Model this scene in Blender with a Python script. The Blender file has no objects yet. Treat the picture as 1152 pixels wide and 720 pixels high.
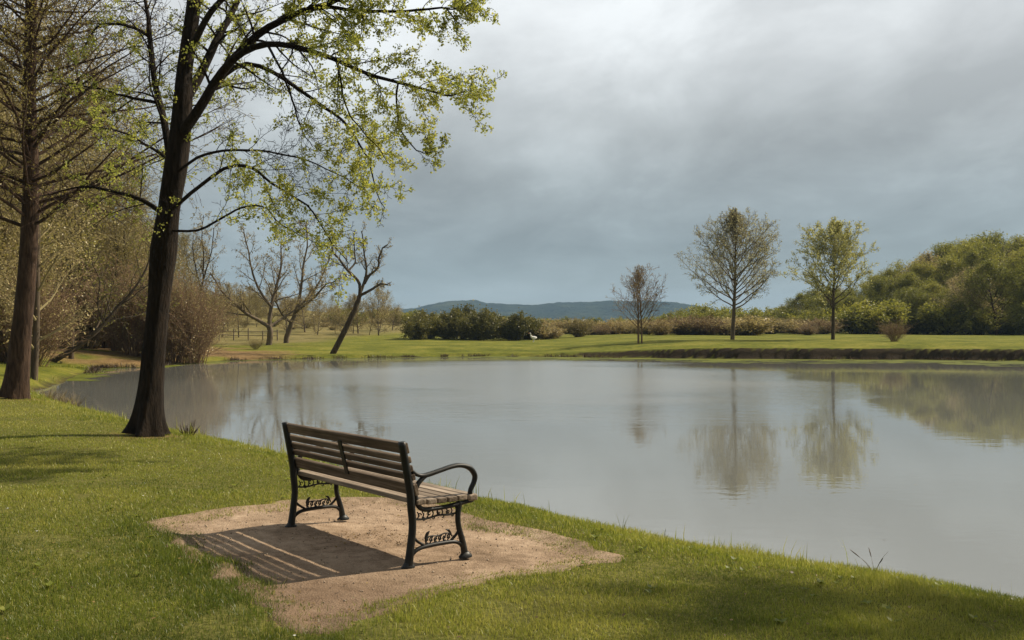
import bpy, bmesh, math, random
import numpy as np
from mathutils import Vector, Matrix

R = math.radians
S = bpy.context.scene
COL = S.collection
F = 1100.0          # focal length in photo pixels (photo 1152 x 720)
HX, HY = 576.0, 366.0
EYE = 1.64
WATER = -0.45

# ------------------------------------------------------------------ helpers
def tag(o, label=None, cat=None, group=None, kind=None):
    if label: o['label'] = label
    if cat: o['category'] = cat
    if group: o['group'] = group
    if kind: o['kind'] = kind
    return o

def empty(name, loc, rz=0.0, label=None, cat=None, group=None):
    o = bpy.data.objects.new(name, None)
    o.empty_display_size = 0.3
    COL.objects.link(o)
    o.location = loc
    o.rotation_euler = (0, 0, rz)
    return tag(o, label, cat, group)

def obj(name, me, mat=None, parent=None):
    o = bpy.data.objects.new(name, me)
    COL.objects.link(o)
    if mat is not None and not me.materials:
        me.materials.append(mat)
    if parent is not None:
        o.parent = parent
    return o

def mesh_np(name, V, loops, sizes, smooth=True):
    """mesh from numpy: V (n,3), loops flat vertex ids, sizes per face"""
    me = bpy.data.meshes.new(name)
    V = np.ascontiguousarray(V, dtype=np.float32)
    loops = np.ascontiguousarray(loops, dtype=np.int32).ravel()
    sizes = np.ascontiguousarray(sizes, dtype=np.int32)
    me.vertices.add(len(V))
    me.vertices.foreach_set('co', V.ravel())
    me.loops.add(len(loops))
    me.loops.foreach_set('vertex_index', loops)
    me.polygons.add(len(sizes))
    starts = np.zeros(len(sizes), np.int32)
    starts[1:] = np.cumsum(sizes)[:-1]
    me.polygons.foreach_set('loop_start', starts)
    if smooth:
        me.polygons.foreach_set('use_smooth', np.ones(len(sizes), dtype=bool))
    me.update(calc_edges=True)
    return me

def face_attr(me, name, vals):
    a = me.attributes.new(name, 'FLOAT', 'FACE')
    a.data.foreach_set('value', np.ascontiguousarray(vals, dtype=np.float32))

def vert_attr(me, name, vals):
    a = me.attributes.new(name, 'FLOAT', 'POINT')
    a.data.foreach_set('value', np.ascontiguousarray(vals, dtype=np.float32))

def sstep(a, b, x):
    t = np.clip((x - a) / (b - a), 0, 1)
    return t * t * (3 - 2 * t)

def vnoise(x, y, seed=0):
    """smooth value noise, vectorised"""
    xi = np.floor(x).astype(np.int64); yi = np.floor(y).astype(np.int64)
    fx = x - xi; fy = y - yi
    fx = fx * fx * (3 - 2 * fx); fy = fy * fy * (3 - 2 * fy)
    def h(a, b):
        n = (a * 374761393 + b * 668265263 + seed * 974634777) & 0x7fffffff
        n = ((n ^ (n >> 13)) * 1274126177) & 0x7fffffff
        return ((n ^ (n >> 16)) & 0xffff) / 65535.0
    return ((h(xi, yi) * (1 - fx) + h(xi + 1, yi) * fx) * (1 - fy)
            + (h(xi, yi + 1) * (1 - fx) + h(xi + 1, yi + 1) * fx) * fy)

def fbm(x, y, seed=0, oct=4):
    s = 0; a = 0.5; f = 1.0
    for i in range(oct):
        s = s + a * (vnoise(x * f, y * f, seed + i * 17) - 0.5)
        a *= 0.5; f *= 2.03
    return s

# ------------------------------------------------------------------ node helpers
class NT:
    def __init__(s, tree):
        s.t = tree; s.n = tree.nodes; s.l = tree.links
    def node(s, kind, **kw):
        nd = s.n.new(kind)
        for k, v in kw.items():
            setattr(nd, k, v)
        return nd
    def link(s, a, b):
        s.l.new(a, b)
    def val(s, sock, v):
        if hasattr(v, 'is_linked') or isinstance(v, bpy.types.NodeSocket):
            s.l.new(v, sock)
        else:
            sock.default_value = v
    def noise(s, scale, detail=4, rough=0.55, vec=None, dist=0.0):
        nd = s.node('ShaderNodeTexNoise')
        nd.inputs['Scale'].default_value = scale
        nd.inputs['Detail'].default_value = detail
        nd.inputs['Roughness'].default_value = rough
        nd.inputs['Distortion'].default_value = dist
        if vec is not None: s.link(vec, nd.inputs['Vector'])
        return nd.outputs['Fac']
    def math(s, op, a, b=0.0, c=None, clamp=False):
        nd = s.node('ShaderNodeMath', operation=op, use_clamp=clamp)
        s.val(nd.inputs[0], a); s.val(nd.inputs[1], b)
        if c is not None: s.val(nd.inputs[2], c)
        return nd.outputs[0]
    def ramp(s, fac, stops, interp='LINEAR'):
        nd = s.node('ShaderNodeValToRGB')
        cr = nd.color_ramp; cr.interpolation = interp
        while len(cr.elements) < len(stops): cr.elements.new(0.5)
        for e, (p, c) in zip(cr.elements, stops):
            e.position = p
            if not isinstance(c, (tuple, list)): c = (c, c, c)
            e.color = (c[0], c[1], c[2], 1)
        s.val(nd.inputs[0], fac)
        return nd.outputs[0]
    def mix(s, fac, a, b, blend='MIX'):
        nd = s.node('ShaderNodeMix', data_type='RGBA', blend_type=blend)
        s.val(nd.inputs[0], fac)
        for sock, v in ((nd.inputs[6], a), (nd.inputs[7], b)):
            if isinstance(v, bpy.types.NodeSocket): s.link(v, sock)
            else:
                if not isinstance(v, (tuple, list)): v = (v, v, v)
                sock.default_value = (v[0], v[1], v[2], 1)
        return nd.outputs[2]
    def coord(s, which='Object'):
        return s.node('ShaderNodeTexCoord').outputs[which]
    def mapping(s, vec, scale=(1, 1, 1), rot=(0, 0, 0)):
        nd = s.node('ShaderNodeMapping')
        nd.inputs['Scale'].default_value = scale
        nd.inputs['Rotation'].default_value = rot
        s.link(vec, nd.inputs['Vector'])
        return nd.outputs[0]
    def attr(s, name):
        return s.node('ShaderNodeAttribute', attribute_name=name).outputs['Fac']
    def bump(s, h, strength, dist):
        nd = s.node('ShaderNodeBump')
        s.val(nd.inputs['Strength'], strength)
        nd.inputs['Distance'].default_value = dist
        s.link(h, nd.inputs['Height'])
        return nd.outputs[0]

def new_mat(name):
    m = bpy.data.materials.new(name)
    m.use_nodes = True
    m.node_tree.nodes.clear()
    k = NT(m.node_tree)
    k.out = k.node('ShaderNodeOutputMaterial')
    return m, k

def principled(k, color, rough=0.8, normal=None, spec=0.3, metallic=0.0):
    p = k.node('ShaderNodeBsdfPrincipled')
    if isinstance(color, bpy.types.NodeSocket): k.link(color, p.inputs['Base Color'])
    else: p.inputs['Base Color'].default_value = (*color, 1)
    k.val(p.inputs['Roughness'], rough)
    p.inputs['Specular IOR Level'].default_value = spec
    p.inputs['Metallic'].default_value = metallic
    if normal is not None: k.link(normal, p.inputs['Normal'])
    return p

def leaf_mat(name, c_dark, c_mid, c_light, trans=0.45, objvar=0.0, nscale=0.6):
    """thin leaf / blade: diffuse + translucent, tint per face, clumps from noise"""
    m, k = new_mat(name)
    t = k.attr('tint')
    n = k.noise(nscale, 3, 0.6, k.coord('Object'))
    f = k.math('ADD', k.math('MULTIPLY', t, 0.65), k.math('MULTIPLY', n, 0.5))
    if objvar:
        oi = k.node('ShaderNodeObjectInfo').outputs['Random']
        f = k.math('ADD', f, k.math('MULTIPLY', k.math('SUBTRACT', oi, 0.5), objvar))
    col = k.ramp(f, [(0.15, c_dark), (0.5, c_mid), (0.9, c_light)])
    d = k.node('ShaderNodeBsdfDiffuse'); k.link(col, d.inputs[0])
    tr = k.node('ShaderNodeBsdfTranslucent'); k.link(col, tr.inputs[0])
    mx = k.node('ShaderNodeMixShader'); mx.inputs[0].default_value = trans
    k.link(d.outputs[0], mx.inputs[1]); k.link(tr.outputs[0], mx.inputs[2])
    g = k.node('ShaderNodeBsdfGlossy'); g.inputs['Roughness'].default_value = 0.45
    g.inputs[0].default_value = (0.9, 0.9, 0.9, 1)
    m2 = k.node('ShaderNodeMixShader'); m2.inputs[0].default_value = 0.03
    k.link(mx.outputs[0], m2.inputs[1]); k.link(g.outputs[0], m2.inputs[2])
    k.link(m2.outputs[0], k.out.inputs[0])
    return m

def bark_mat(name, dark, light, scale=14.0, bump=0.02, zsq=0.18, moss=None):
    m, k = new_mat(name)
    v = k.mapping(k.coord('Object'), (1, 1, zsq))
    n1 = k.noise(scale, 6, 0.65, v, 0.4)
    n2 = k.noise(1.3, 3, 0.5, k.coord('Object'))
    col = k.ramp(n1, [(0.32, dark), (0.68, light)])
    col = k.mix(k.ramp(n2, [(0.4, 0.0), (0.75, 0.5)]), col, tuple(0.55 * a for a in light))
    if moss:
        n3 = k.noise(2.2, 5, 0.6, k.coord('Object'))
        col = k.mix(k.ramp(n3, [(0.55, 0.0), (0.7, 0.6)]), col, moss)
    p = principled(k, col, 0.9, k.bump(n1, 1.0, bump), 0.15)
    k.link(p.outputs[0], k.out.inputs[0])
    return m

# ------------------------------------------------------------------ lake outline (plan)
def smooth_poly(P, sub=4, closed=True):
    P = np.array(P, float); n = len(P); out = []
    for i in range(n):
        p0, p1, p2, p3 = P[(i - 1) % n], P[i], P[(i + 1) % n], P[(i + 2) % n]
        for j in range(sub):
            t = j / sub
            out.append(0.5 * ((2 * p1) + (-p0 + p2) * t + (2 * p0 - 5 * p1 + 4 * p2 - p3) * t * t
                              + (-p0 + 3 * p1 - 3 * p2 + p3) * t ** 3))
    return np.array(out)

def img_ground(x, y, z):
    Y = F * (EYE - z) / (y - HY)
    return ((x - HX) / F * Y, Y)

near_edge = [(1152, 677), (985, 645), (840, 625), (700, 597), (620, 580), (560, 565), (450, 543), (320, 512),
             (250, 496), (200, 486), (150, 476), (100, 462), (62, 452)]
NE = [img_ground(x, y, -0.11) for x, y in near_edge]
# push the outline from the lawn's edge to the water's edge
NEa = np.array(NE); tang = np.gradient(NEa, axis=0)
nrm = np.stack([-tang[:, 1], tang[:, 0]], 1); nrm /= np.linalg.norm(nrm, axis=1)[:, None]
if nrm[5, 1] < 0: nrm = -nrm
NEa = NEa + nrm * 0.55
far_edge = [(36, 449), (47, 440), (78, 427), (99, 419), (112, 415), (161, 414), (200, 409.5), (260, 406.5), (330, 404.5),
            (430, 403), (500, 402), (560, 401.5), (640, 402.5), (720, 403.5), (824, 404.5), (937, 405), (1050, 405.5), (1152, 407)]
FE = [img_ground(x, y, WATER) for x, y in far_edge]
LAKE = [(48, 2.0), (24, 3.0), (17, 7), (13, 10.5), (9.2, 10.4), (7.6, 8.0), (6.3, 6.2), (4.7, 5.4)] + [tuple(p) for p in NEa] + FE + \
       [(40, 54), (60, 52), (85, 46), (100, 25), (80, 5)]  # first points bend the shore into an added spit for the shade tree
LAKE = smooth_poly(LAKE, 5)
_lx, _ly = LAKE[:, 0], LAKE[:, 1]
_k = np.arange(len(LAKE))
LAKE = LAKE + np.stack([fbm(_lx * 0.8, _ly * 0.8, 5), fbm(_lx * 0.8, _ly * 0.8, 9)], 1) * np.where(_ly > 25, 0.9, 0.22)[:, None]

def poly_sdf(x, y, poly):
    """positive outside"""
    x = np.asarray(x, float); y = np.asarray(y, float)
    d2 = np.full(x.shape, 1e18); ins = np.zeros(x.shape, bool)
    n = len(poly)
    for i in range(n):
        ax, ay = poly[i]; bx, by = poly[(i + 1) % n]
        ex, ey = bx - ax, by - ay
        L = ex * ex + ey * ey + 1e-12
        t = np.clip(((x - ax) * ex + (y - ay) * ey) / L, 0, 1)
        dx = x - ax - t * ex; dy = y - ay - t * ey
        d2 = np.minimum(d2, dx * dx + dy * dy)
        c = (ay > y) != (by > y)
        if abs(ey) > 1e-12:
            ins ^= c & (x < ex * (y - ay) / ey + ax)
    d = np.sqrt(d2)
    return np.where(ins, -d, d)

pad_px = [(172, 592), (205, 584), (240, 577), (285, 572), (330, 567), (400, 560), (470, 562), (540, 581), (585, 591), (630, 603),
          (686, 627), (660, 638), (630, 646), (600, 652), (560, 660), (520, 670), (480, 679), (420, 696), (378, 713), (335, 722), (330, 700),
          (300, 678), (270, 660), (240, 643), (212, 625), (190, 607)]
PAD = smooth_poly([img_ground(x, y, -0.02) for x, y in pad_px], 3)
PAD = PAD.mean(0) + (PAD - PAD.mean(0)) * np.array([0.95, 0.965])
PAD = PAD + np.stack([fbm(PAD[:, 0] * 5, PAD[:, 1] * 5, 31), fbm(PAD[:, 0] * 5, PAD[:, 1] * 5, 37)], 1) * 0.34

def ground_z(x, y, d=None):
    x = np.asarray(x, float); y = np.asarray(y, float)
    if d is None: d = poly_sdf(x, y, LAKE)
    far = sstep(32, 44, y)
    right = sstep(0, 14, x)
    # near shore: soft roll-off into the water
    zn = WATER + 0.24 * sstep(-0.05, 0.35, d) + 0.13 * sstep(0.2, 1.1, d) + 0.08 * sstep(0.8, 3.0, d)
    # far shore: eroded step, lower at the left
    wob = fbm(x * 0.35, y * 0.35, 3) * 0.7 + fbm(x * 1.3, y * 1.3, 4) * 0.5
    step = 0.20 + 0.46 * right
    zf = WATER + step * sstep(0.0, 0.55 + 0.3 * (1 - right), d + wob) + 0.22 * sstep(0.4, 5, d) + 0.1 * sstep(4, 14, d)
    z = zn * (1 - far) + zf * far
    z = np.where(d < 0, np.minimum(z, WATER + 0.02 - np.minimum(1.1, -d * 0.3)), z)
    land = sstep(0.6, 3.0, d)
    z = z + land * (fbm(x * 0.45, y * 0.45, 11) * 0.05 + fbm(x * 0.08, y * 0.08, 12) * 0.25 * sstep(14, 40, y))
    z = z + np.clip(y - 62, 0, 500) * 0.0022 * sstep(60, 80, y)
    # rising dry field, back left
    z = z + 4.4 * np.exp(-(((x + 46) / 30.0) ** 2 + ((y - 165) / 52.0) ** 2)) * sstep(72, 100, y)
    z = z + 1.3 * np.exp(-(((x + 34) / 9.0) ** 2 + ((y - 44) / 16.0) ** 2)) * land
    return z

def gz(x, y):
    return float(ground_z(np.array([x]), np.array([y]))[0])

# ------------------------------------------------------------------ materials
M = {}
M['bark_dark'] = bark_mat('bark_dark', (0.004, 0.003, 0.002), (0.036, 0.025, 0.016), 24, 0.07)
M['bark_red'] = bark_mat('bark_red', (0.016, 0.009, 0.006), (0.10, 0.064, 0.041), 18, 0.04)
M['bark_far'] = bark_mat('bark_far', (0.040, 0.030, 0.020), (0.12, 0.092, 0.06), 6, 0.02)
M['bark_tan'] = bark_mat('bark_tan', (0.075, 0.058, 0.040), (0.20, 0.155, 0.105), 6, 0.02)
M['bark_moss'] = bark_mat('bark_moss', (0.030, 0.024, 0.015), (0.11, 0.082, 0.05), 6, 0.02, moss=(0.09, 0.09, 0.025))
M['twig_olive'] = bark_mat('twig_olive', (0.15, 0.125, 0.06), (0.31, 0.255, 0.125), 5, 0.01)
M['twig_red'] = bark_mat('twig_red', (0.12, 0.08, 0.048), (0.29, 0.195, 0.115), 5, 0.01)
M['leaf_fresh'] = leaf_mat('leaf_fresh', (0.18, 0.215, 0.032), (0.345, 0.37, 0.058), (0.52, 0.485, 0.11), 0.6, nscale=0.8)
M['leaf_larch'] = leaf_mat('leaf_larch', (0.12, 0.10, 0.026), (0.23, 0.195, 0.046), (0.36, 0.30, 0.075), 0.5, nscale=0.8)
M['leaf_olive'] = leaf_mat('leaf_olive', (0.105, 0.118, 0.016), (0.205, 0.208, 0.028), (0.33, 0.31, 0.05), 0.5, 0.40, 0.35)
M['leaf_tan'] = leaf_mat('leaf_tan', (0.20, 0.16, 0.07), (0.34, 0.275, 0.11), (0.46, 0.38, 0.17), 0.4, 0.2, 0.4)
M['leaf_haze'] = leaf_mat('leaf_haze', (0.20, 0.19, 0.09), (0.33, 0.31, 0.15), (0.44, 0.41, 0.22), 0.5, 0, 0.5)
M['leaf_pale'] = leaf_mat('leaf_pale', (0.23, 0.23, 0.07), (0.38, 0.37, 0.12), (0.50, 0.48, 0.18), 0.5, 0, 0.5)
M['leaf_dark'] = leaf_mat('leaf_dark', (0.060, 0.062, 0.016), (0.13, 0.125, 0.030), (0.24, 0.215, 0.055), 0.3, 0.2, 0.5)
M['leaf_rust'] = leaf_mat('leaf_rust', (0.19, 0.145, 0.06), (0.32, 0.25, 0.10), (0.42, 0.35, 0.13), 0.45, 0.35, 0.5)
M['blade'] = leaf_mat('blade', (0.058, 0.092, 0.012), (0.215, 0.248, 0.028), (0.40, 0.375, 0.08), 0.5, nscale=0.55)
M['straw'] = leaf_mat('straw', (0.12, 0.09, 0.04), (0.22, 0.17, 0.08), (0.32, 0.26, 0.13), 0.3)
M['dead_stalk'] = leaf_mat('dead_stalk', (0.03, 0.018, 0.012), (0.07, 0.045, 0.03), (0.13, 0.09, 0.055), 0.15)
M['litter'] = leaf_mat('litter', (0.05, 0.03, 0.012), (0.13, 0.08, 0.03), (0.26, 0.18, 0.06), 0.2)

def mat_ground():
    m, k = new_mat('ground_cover')
    o = k.coord('Object')
    n1 = k.noise(0.35, 6, 0.6, o); n2 = k.noise(3.0, 5, 0.6, o); n3 = k.noise(28, 4, 0.6, o)
    nn = k.math('ADD', k.math('MULTIPLY', n1, 0.45), k.math('ADD', k.math('MULTIPLY', n2, 0.3), k.math('MULTIPLY', n3, 0.25)))
    grass = k.ramp(nn, [(0.40, (0.060, 0.072, 0.012)), (0.5, (0.115, 0.124, 0.018)), (0.60, (0.19, 0.175, 0.036))])
    dry = k.ramp(nn, [(0.38, (0.085, 0.078, 0.026)), (0.5, (0.15, 0.128, 0.048)), (0.62, (0.23, 0.185, 0.08))])
    soil = k.ramp(n3, [(0.3, (0.018, 0.014, 0.009)), (0.7, (0.060, 0.046, 0.028))])
    litter = k.ramp(k.math('ADD', k.math('MULTIPLY', n3, .6), k.math('MULTIPLY', n2, .4)),
                    [(0.35, (0.08, 0.05, 0.022)), (0.5, (0.17, 0.11, 0.05)), (0.65, (0.27, 0.185, 0.09))])
    thatch = k.ramp(n3, [(0.3, (0.055, 0.060, 0.014)), (0.7, (0.15, 0.14, 0.04))])
    c = k.mix(k.attr('thatch'), grass, thatch)
    c = k.mix(k.attr('dry'), c, dry)
    c = k.mix(k.attr('litter'), c, litter)
    c = k.mix(k.attr('bank'), c, soil)
    hb = k.math('ADD', k.math('MULTIPLY', n3, 0.4), n2)
    p = principled(k, c, 1.0, k.bump(hb, 0.8, 0.05), 0.05)
    k.link(p.outputs[0], k.out.inputs[0])
    return m
M['ground'] = mat_ground()

def mat_pad():
    m, k = new_mat('sandy_soil')
    o = k.coord('Object')
    n1 = k.noise(1.2, 6, 0.6, o); n2 = k.noise(9, 5, 0.65, o); n3 = k.noise(110, 3, 0.7, o)
    v = k.node('ShaderNodeTexVoronoi'); v.inputs['Scale'].default_value = 75; k.link(o, v.inputs['Vector'])
    f = k.math('ADD', k.math('MULTIPLY', n1, 0.35), k.math('ADD', k.math('MULTIPLY', n2, 0.3), k.math('MULTIPLY', n3, 0.35)))
    c = k.ramp(f, [(0.38, (0.12, 0.082, 0.052)), (0.5, (0.285, 0.205, 0.138)), (0.62, (0.46, 0.35, 0.25))])
    # scattered crumbs of dark leaf and grit
    n4 = k.noise(34, 3, 0.75, o)
    c = k.mix(k.ramp(n4, [(0.66, 0.0), (0.72, 0.75)]), c, (0.09, 0.06, 0.035))
    n5 = k.noise(2.1, 4, 0.6, o)
    c = k.mix(k.ramp(n5, [(0.52, 0.0), (0.72, 0.55)]), c, (0.20, 0.145, 0.095))
    c = k.mix(k.math('MULTIPLY', k.attr('damp_shade'), 0.6), c, (0.12, 0.078, 0.05))  # moist soil and near-left shade both painted into the colour
    c = k.mix(k.attr('edge'), c, (0.10, 0.075, 0.045))
    h = k.math('ADD', k.math('MULTIPLY', n2, 1.0), k.math('ADD', k.math('MULTIPLY', n3, 0.35), k.math('MULTIPLY', v.outputs['Distance'], 0.3)))
    p = principled(k, c, 1.0, k.bump(h, 0.9, 0.018), 0.08)
    k.link(p.outputs[0], k.out.inputs[0])
    return m
M['pad'] = mat_pad()

def mat_water():
    m, k = new_mat('lake_water')
    o = k.coord('Object')
    w1 = k.noise(2.6, 3, 0.55, k.mapping(o, (0.55, 1.0, 1), (0, 0, R(12))), 0.2)
    w2 = k.noise(9.0, 2, 0.5, k.mapping(o, (0.5, 1.0, 1), (0, 0, R(-8))))
    h = k.math('ADD', w1, k.math('MULTIPLY', w2, 0.30))
    # ruffled and calm stretches
    band = k.noise(0.06, 3, 0.5, k.mapping(o, (0.45, 1.5, 1), (0, 0, R(-10))))
    # open middle of the lake where the breeze reaches the surface
    sp = k.node('ShaderNodeSeparateXYZ'); k.link(o, sp.inputs[0])
    ex = k.math('DIVIDE', k.math('SUBTRACT', sp.outputs[0], 0.5), 11.0); ey = k.math('DIVIDE', k.math('SUBTRACT', sp.outputs[1], 40.0), 21.0)
    rad = k.math('SQRT', k.math('ADD', k.math('MULTIPLY', ex, ex), k.math('MULTIPLY', ey, ey)))
    rad = k.math('ADD', rad, k.math('MULTIPLY', k.math('SUBTRACT', band, 0.5), 1.6))
    ruf = k.ramp(rad, [(0.55, 1.0), (1.15, 0.0)])
    st = k.math('ADD', k.ramp(band, [(0.42, 0.03), (0.66, 0.16)]), k.math('MULTIPLY', ruf, 0.9), clamp=True)
    b = k.bump(h, st, 0.022)
    silt = k.noise(0.05, 3, 0.5, k.mapping(o, (1, 1.6, 1)))
    body = k.ramp(silt, [(0.35, (0.135, 0.140, 0.128)), (0.7, (0.185, 0.188, 0.170))])
    p = principled(k, body, k.math('ADD', 0.02, k.math('MULTIPLY', ruf, 0.17)), b, 0.5)
    p.inputs['IOR'].default_value = 3.2
    k.link(p.outputs[0], k.out.inputs[0])
    return m
M['water'] = mat_water()

def mat_wood(name, dark, mid, light):
    m, k = new_mat(name)
    o = k.coord('Object')
    g = k.noise(26, 6, 0.65, k.mapping(o, (0.06, 1.6, 1.6)), 0.6)
    g2 = k.noise(3.5, 4, 0.6, k.mapping(o, (0.5, 1.5, 1.5)))
    f = k.math('ADD', k.math('MULTIPLY', g, 0.65), k.math('MULTIPLY', g2, 0.35))
    isl = k.node('ShaderNodeNewGeometry').outputs['Random Per Island']
    f = k.math('ADD', f, k.math('MULTIPLY', k.math('SUBTRACT', isl, 0.5), 0.14))
    c = k.ramp(f, [(0.34, dark), (0.5, mid), (0.66, light)])
    p = principled(k, c, 0.75, k.bump(g, 0.8, 0.004), 0.25)
    k.link(p.outputs[0], k.out.inputs[0])
    return m
M['wood'] = mat_wood('weathered_wood', (0.036, 0.024, 0.016), (0.096, 0.068, 0.045), (0.22, 0.168, 0.12))
M['wood_seat'] = mat_wood('sun_bleached_wood', (0.075, 0.054, 0.037), (0.20, 0.155, 0.112), (0.37, 0.30, 0.23))
M['wood_post'] = mat_wood('grey_post_wood', (0.09, 0.072, 0.05), (0.17, 0.14, 0.10), (0.26, 0.22, 0.16))

def mat_iron():
    m, k = new_mat('cast_iron')
    o = k.coord('Object')
    n = k.noise(60, 4, 0.6, o); n2 = k.noise(7, 4, 0.6, o)
    c = k.ramp(n2, [(0.35, (0.007, 0.008, 0.008)), (0.6, (0.015, 0.016, 0.015)), (0.78, (0.035, 0.029, 0.022))])
    p = principled(k, c, k.ramp(n2, [(0.3, 0.38), (0.7, 0.6)]), k.bump(n, 0.4, 0.002), 0.32, 0.0)
    k.link(p.outputs[0], k.out.inputs[0])
    return m
M['iron'] = mat_iron()

def mat_flat(name, c, rough=0.7, nscale=8, var=0.25, spec=0.3):
    m, k = new_mat(name)
    n = k.noise(nscale, 4, 0.6, k.coord('Object'))
    col = k.ramp(n, [(0.3, tuple(a * (1 - var) for a in c)), (0.7, tuple(min(1, a * (1 + var)) for a in c))])
    p = principled(k, col, rough, None, spec)
    k.link(p.outputs[0], k.out.inputs[0])
    return m
M['white'] = mat_flat('white_paint', (0.72, 0.71, 0.67))
M['plumage'] = mat_flat('white_plumage', (0.78, 0.77, 0.74), 0.9)
M['beak'] = mat_flat('orange_beak', (0.45, 0.2, 0.04))
M['roof'] = mat_flat('grey_roof', (0.28, 0.27, 0.27))
M['glass_dark'] = mat_flat('dark_window', (0.03, 0.035, 0.04), 0.2)
M['yellow'] = mat_flat('yellow_paint', (0.5, 0.42, 0.06))
M['pale_blue'] = mat_flat('pale_blue_paint', (0.40, 0.45, 0.56))
M['steel'] = mat_flat('galvanised_steel', (0.45, 0.46, 0.47), 0.5)
M['grit'] = mat_flat('grit', (0.30, 0.24, 0.18), 0.95, 3, 0.6)

def mat_hill():
    m, k = new_mat('wooded_hills')
    o = k.coord('Object')
    n = k.noise(0.022, 6, 0.66, o)
    n2 = k.noise(0.006, 3, 0.5, k.mapping(o, (1, 0.6, 1)))
    c = k.ramp(n, [(0.36, (0.006, 0.012, 0.008)), (0.52, (0.016, 0.026, 0.014)), (0.68, (0.040, 0.050, 0.022))])
    c = k.mix(k.ramp(n2, [(0.62, 0.0), (0.68, 0.5)], 'LINEAR'), c, (0.08, 0.09, 0.04))
    p = principled(k, c, 1.0, k.bump(n, 1.0, 25.0), 0.0)
    k.link(p.outputs[0], k.out.inputs[0])
    return m
M['hill'] = mat_hill()

# ------------------------------------------------------------------ terrain sheet
def grow_axis(a, b, base, start, k):
    """coordinates from a to b, spacing base near start, growing with distance"""
    out = [start]
    v = start
    while v < b:
        v += base * (1 + k * abs(v - start)); out.append(v)
    v = start
    lo = []
    while v > a:
        v -= base * (1 + k * abs(v - start)); lo.append(v)
    return np.array(lo[::-1] + out)

ys = np.concatenate([np.linspace(-30, 3, 24)[:-1], np.arange(3, 13, 0.11), np.arange(13, 32, 0.24), np.arange(32, 53, 0.42),
                     np.arange(53, 70, 0.2), np.arange(70, 110, 0.9), np.arange(110, 240, 4), np.geomspace(240, 4200, 26)])
xs = np.concatenate([-np.geomspace(72, 3600, 22)[::-1], np.arange(-70, -22, 0.8), np.arange(-22, -6, 0.3), np.arange(-6, 5, 0.11),
                     np.arange(5, 40, 0.3), np.arange(40, 75, 0.7), np.geomspace(76, 3600, 22)])
GX, GY = np.meshgrid(xs, ys)
gx, gy = GX.ravel(), GY.ravel()
GD = poly_sdf(gx, gy, LAKE)
PD = poly_sdf(gx, gy, PAD)
Z = ground_z(gx, gy, GD)
Z = Z - 0.035 * sstep(0.10, -0.10, PD) - 0.012 * sstep(0.0, -0.2, PD)
nx, ny = len(xs), len(ys)
idx = np.arange(nx * ny).reshape(ny, nx)
q = np.stack([idx[:-1, :-1], idx[:-1, 1:], idx[1:, 1:], idx[1:, :-1]], -1).reshape(-1, 4)
gme = mesh_np('ground', np.stack([gx, gy, Z], 1), q, np.full(len(q), 4))
zz = Z.reshape(ny, nx)
sl = np.hypot(np.gradient(zz, xs, axis=1), np.gradient(zz, ys, axis=0)).ravel()
bank = sstep(0.28, 0.6, sl + fbm(gx * 2, gy * 2, 8) * 0.3) * (np.abs(GD) < 3) * sstep(28, 40, gy)
bank = np.maximum(bank, sstep(0.12, -0.05, GD))
vert_attr(gme, 'bank', bank)
dry = sstep(-14, -22, gx - (gy - 75) * 0.15 + fbm(gx * 0.1, gy * 0.1, 21) * 12) * sstep(71, 80, gy + fbm(gx * .2, gy * .2, 22) * 6)
dry = np.maximum(dry, sstep(112, 140, gy + fbm(gx * 0.05, gy * 0.05, 23) * 30) * 0.75)
vert_attr(gme, 'dry', dry)
lit = sstep(0.0, 0.18, fbm(gx * 0.25, gy * 0.25, 41) + 0.10) * sstep(-12.5, -16, gx + fbm(gx * .3, gy * .3, 42) * 4) * sstep(44, 49, gy) * sstep(75, 66, gy)
lit = np.maximum(lit, sstep(-24, -30, gx) * sstep(20, 40, gy) * sstep(90, 75, gy) * 0.7)
for bx_, by_, rr_ in ((-5.52, 14.75, .55), (-11.35, 22.2, .8)):
    lit = np.maximum(lit, np.exp(-((gx - bx_) ** 2 + (gy - by_) ** 2) / rr_ ** 2) * 0.9)
vert_attr(gme, 'litter', lit)
vert_attr(gme, 'thatch', sstep(30, 18, gy))
gob = obj('ground', gme, M['ground'])
tag(gob, 'lawn, far meadow and banks around the lake as one green ground', 'ground', kind='structure')

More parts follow.
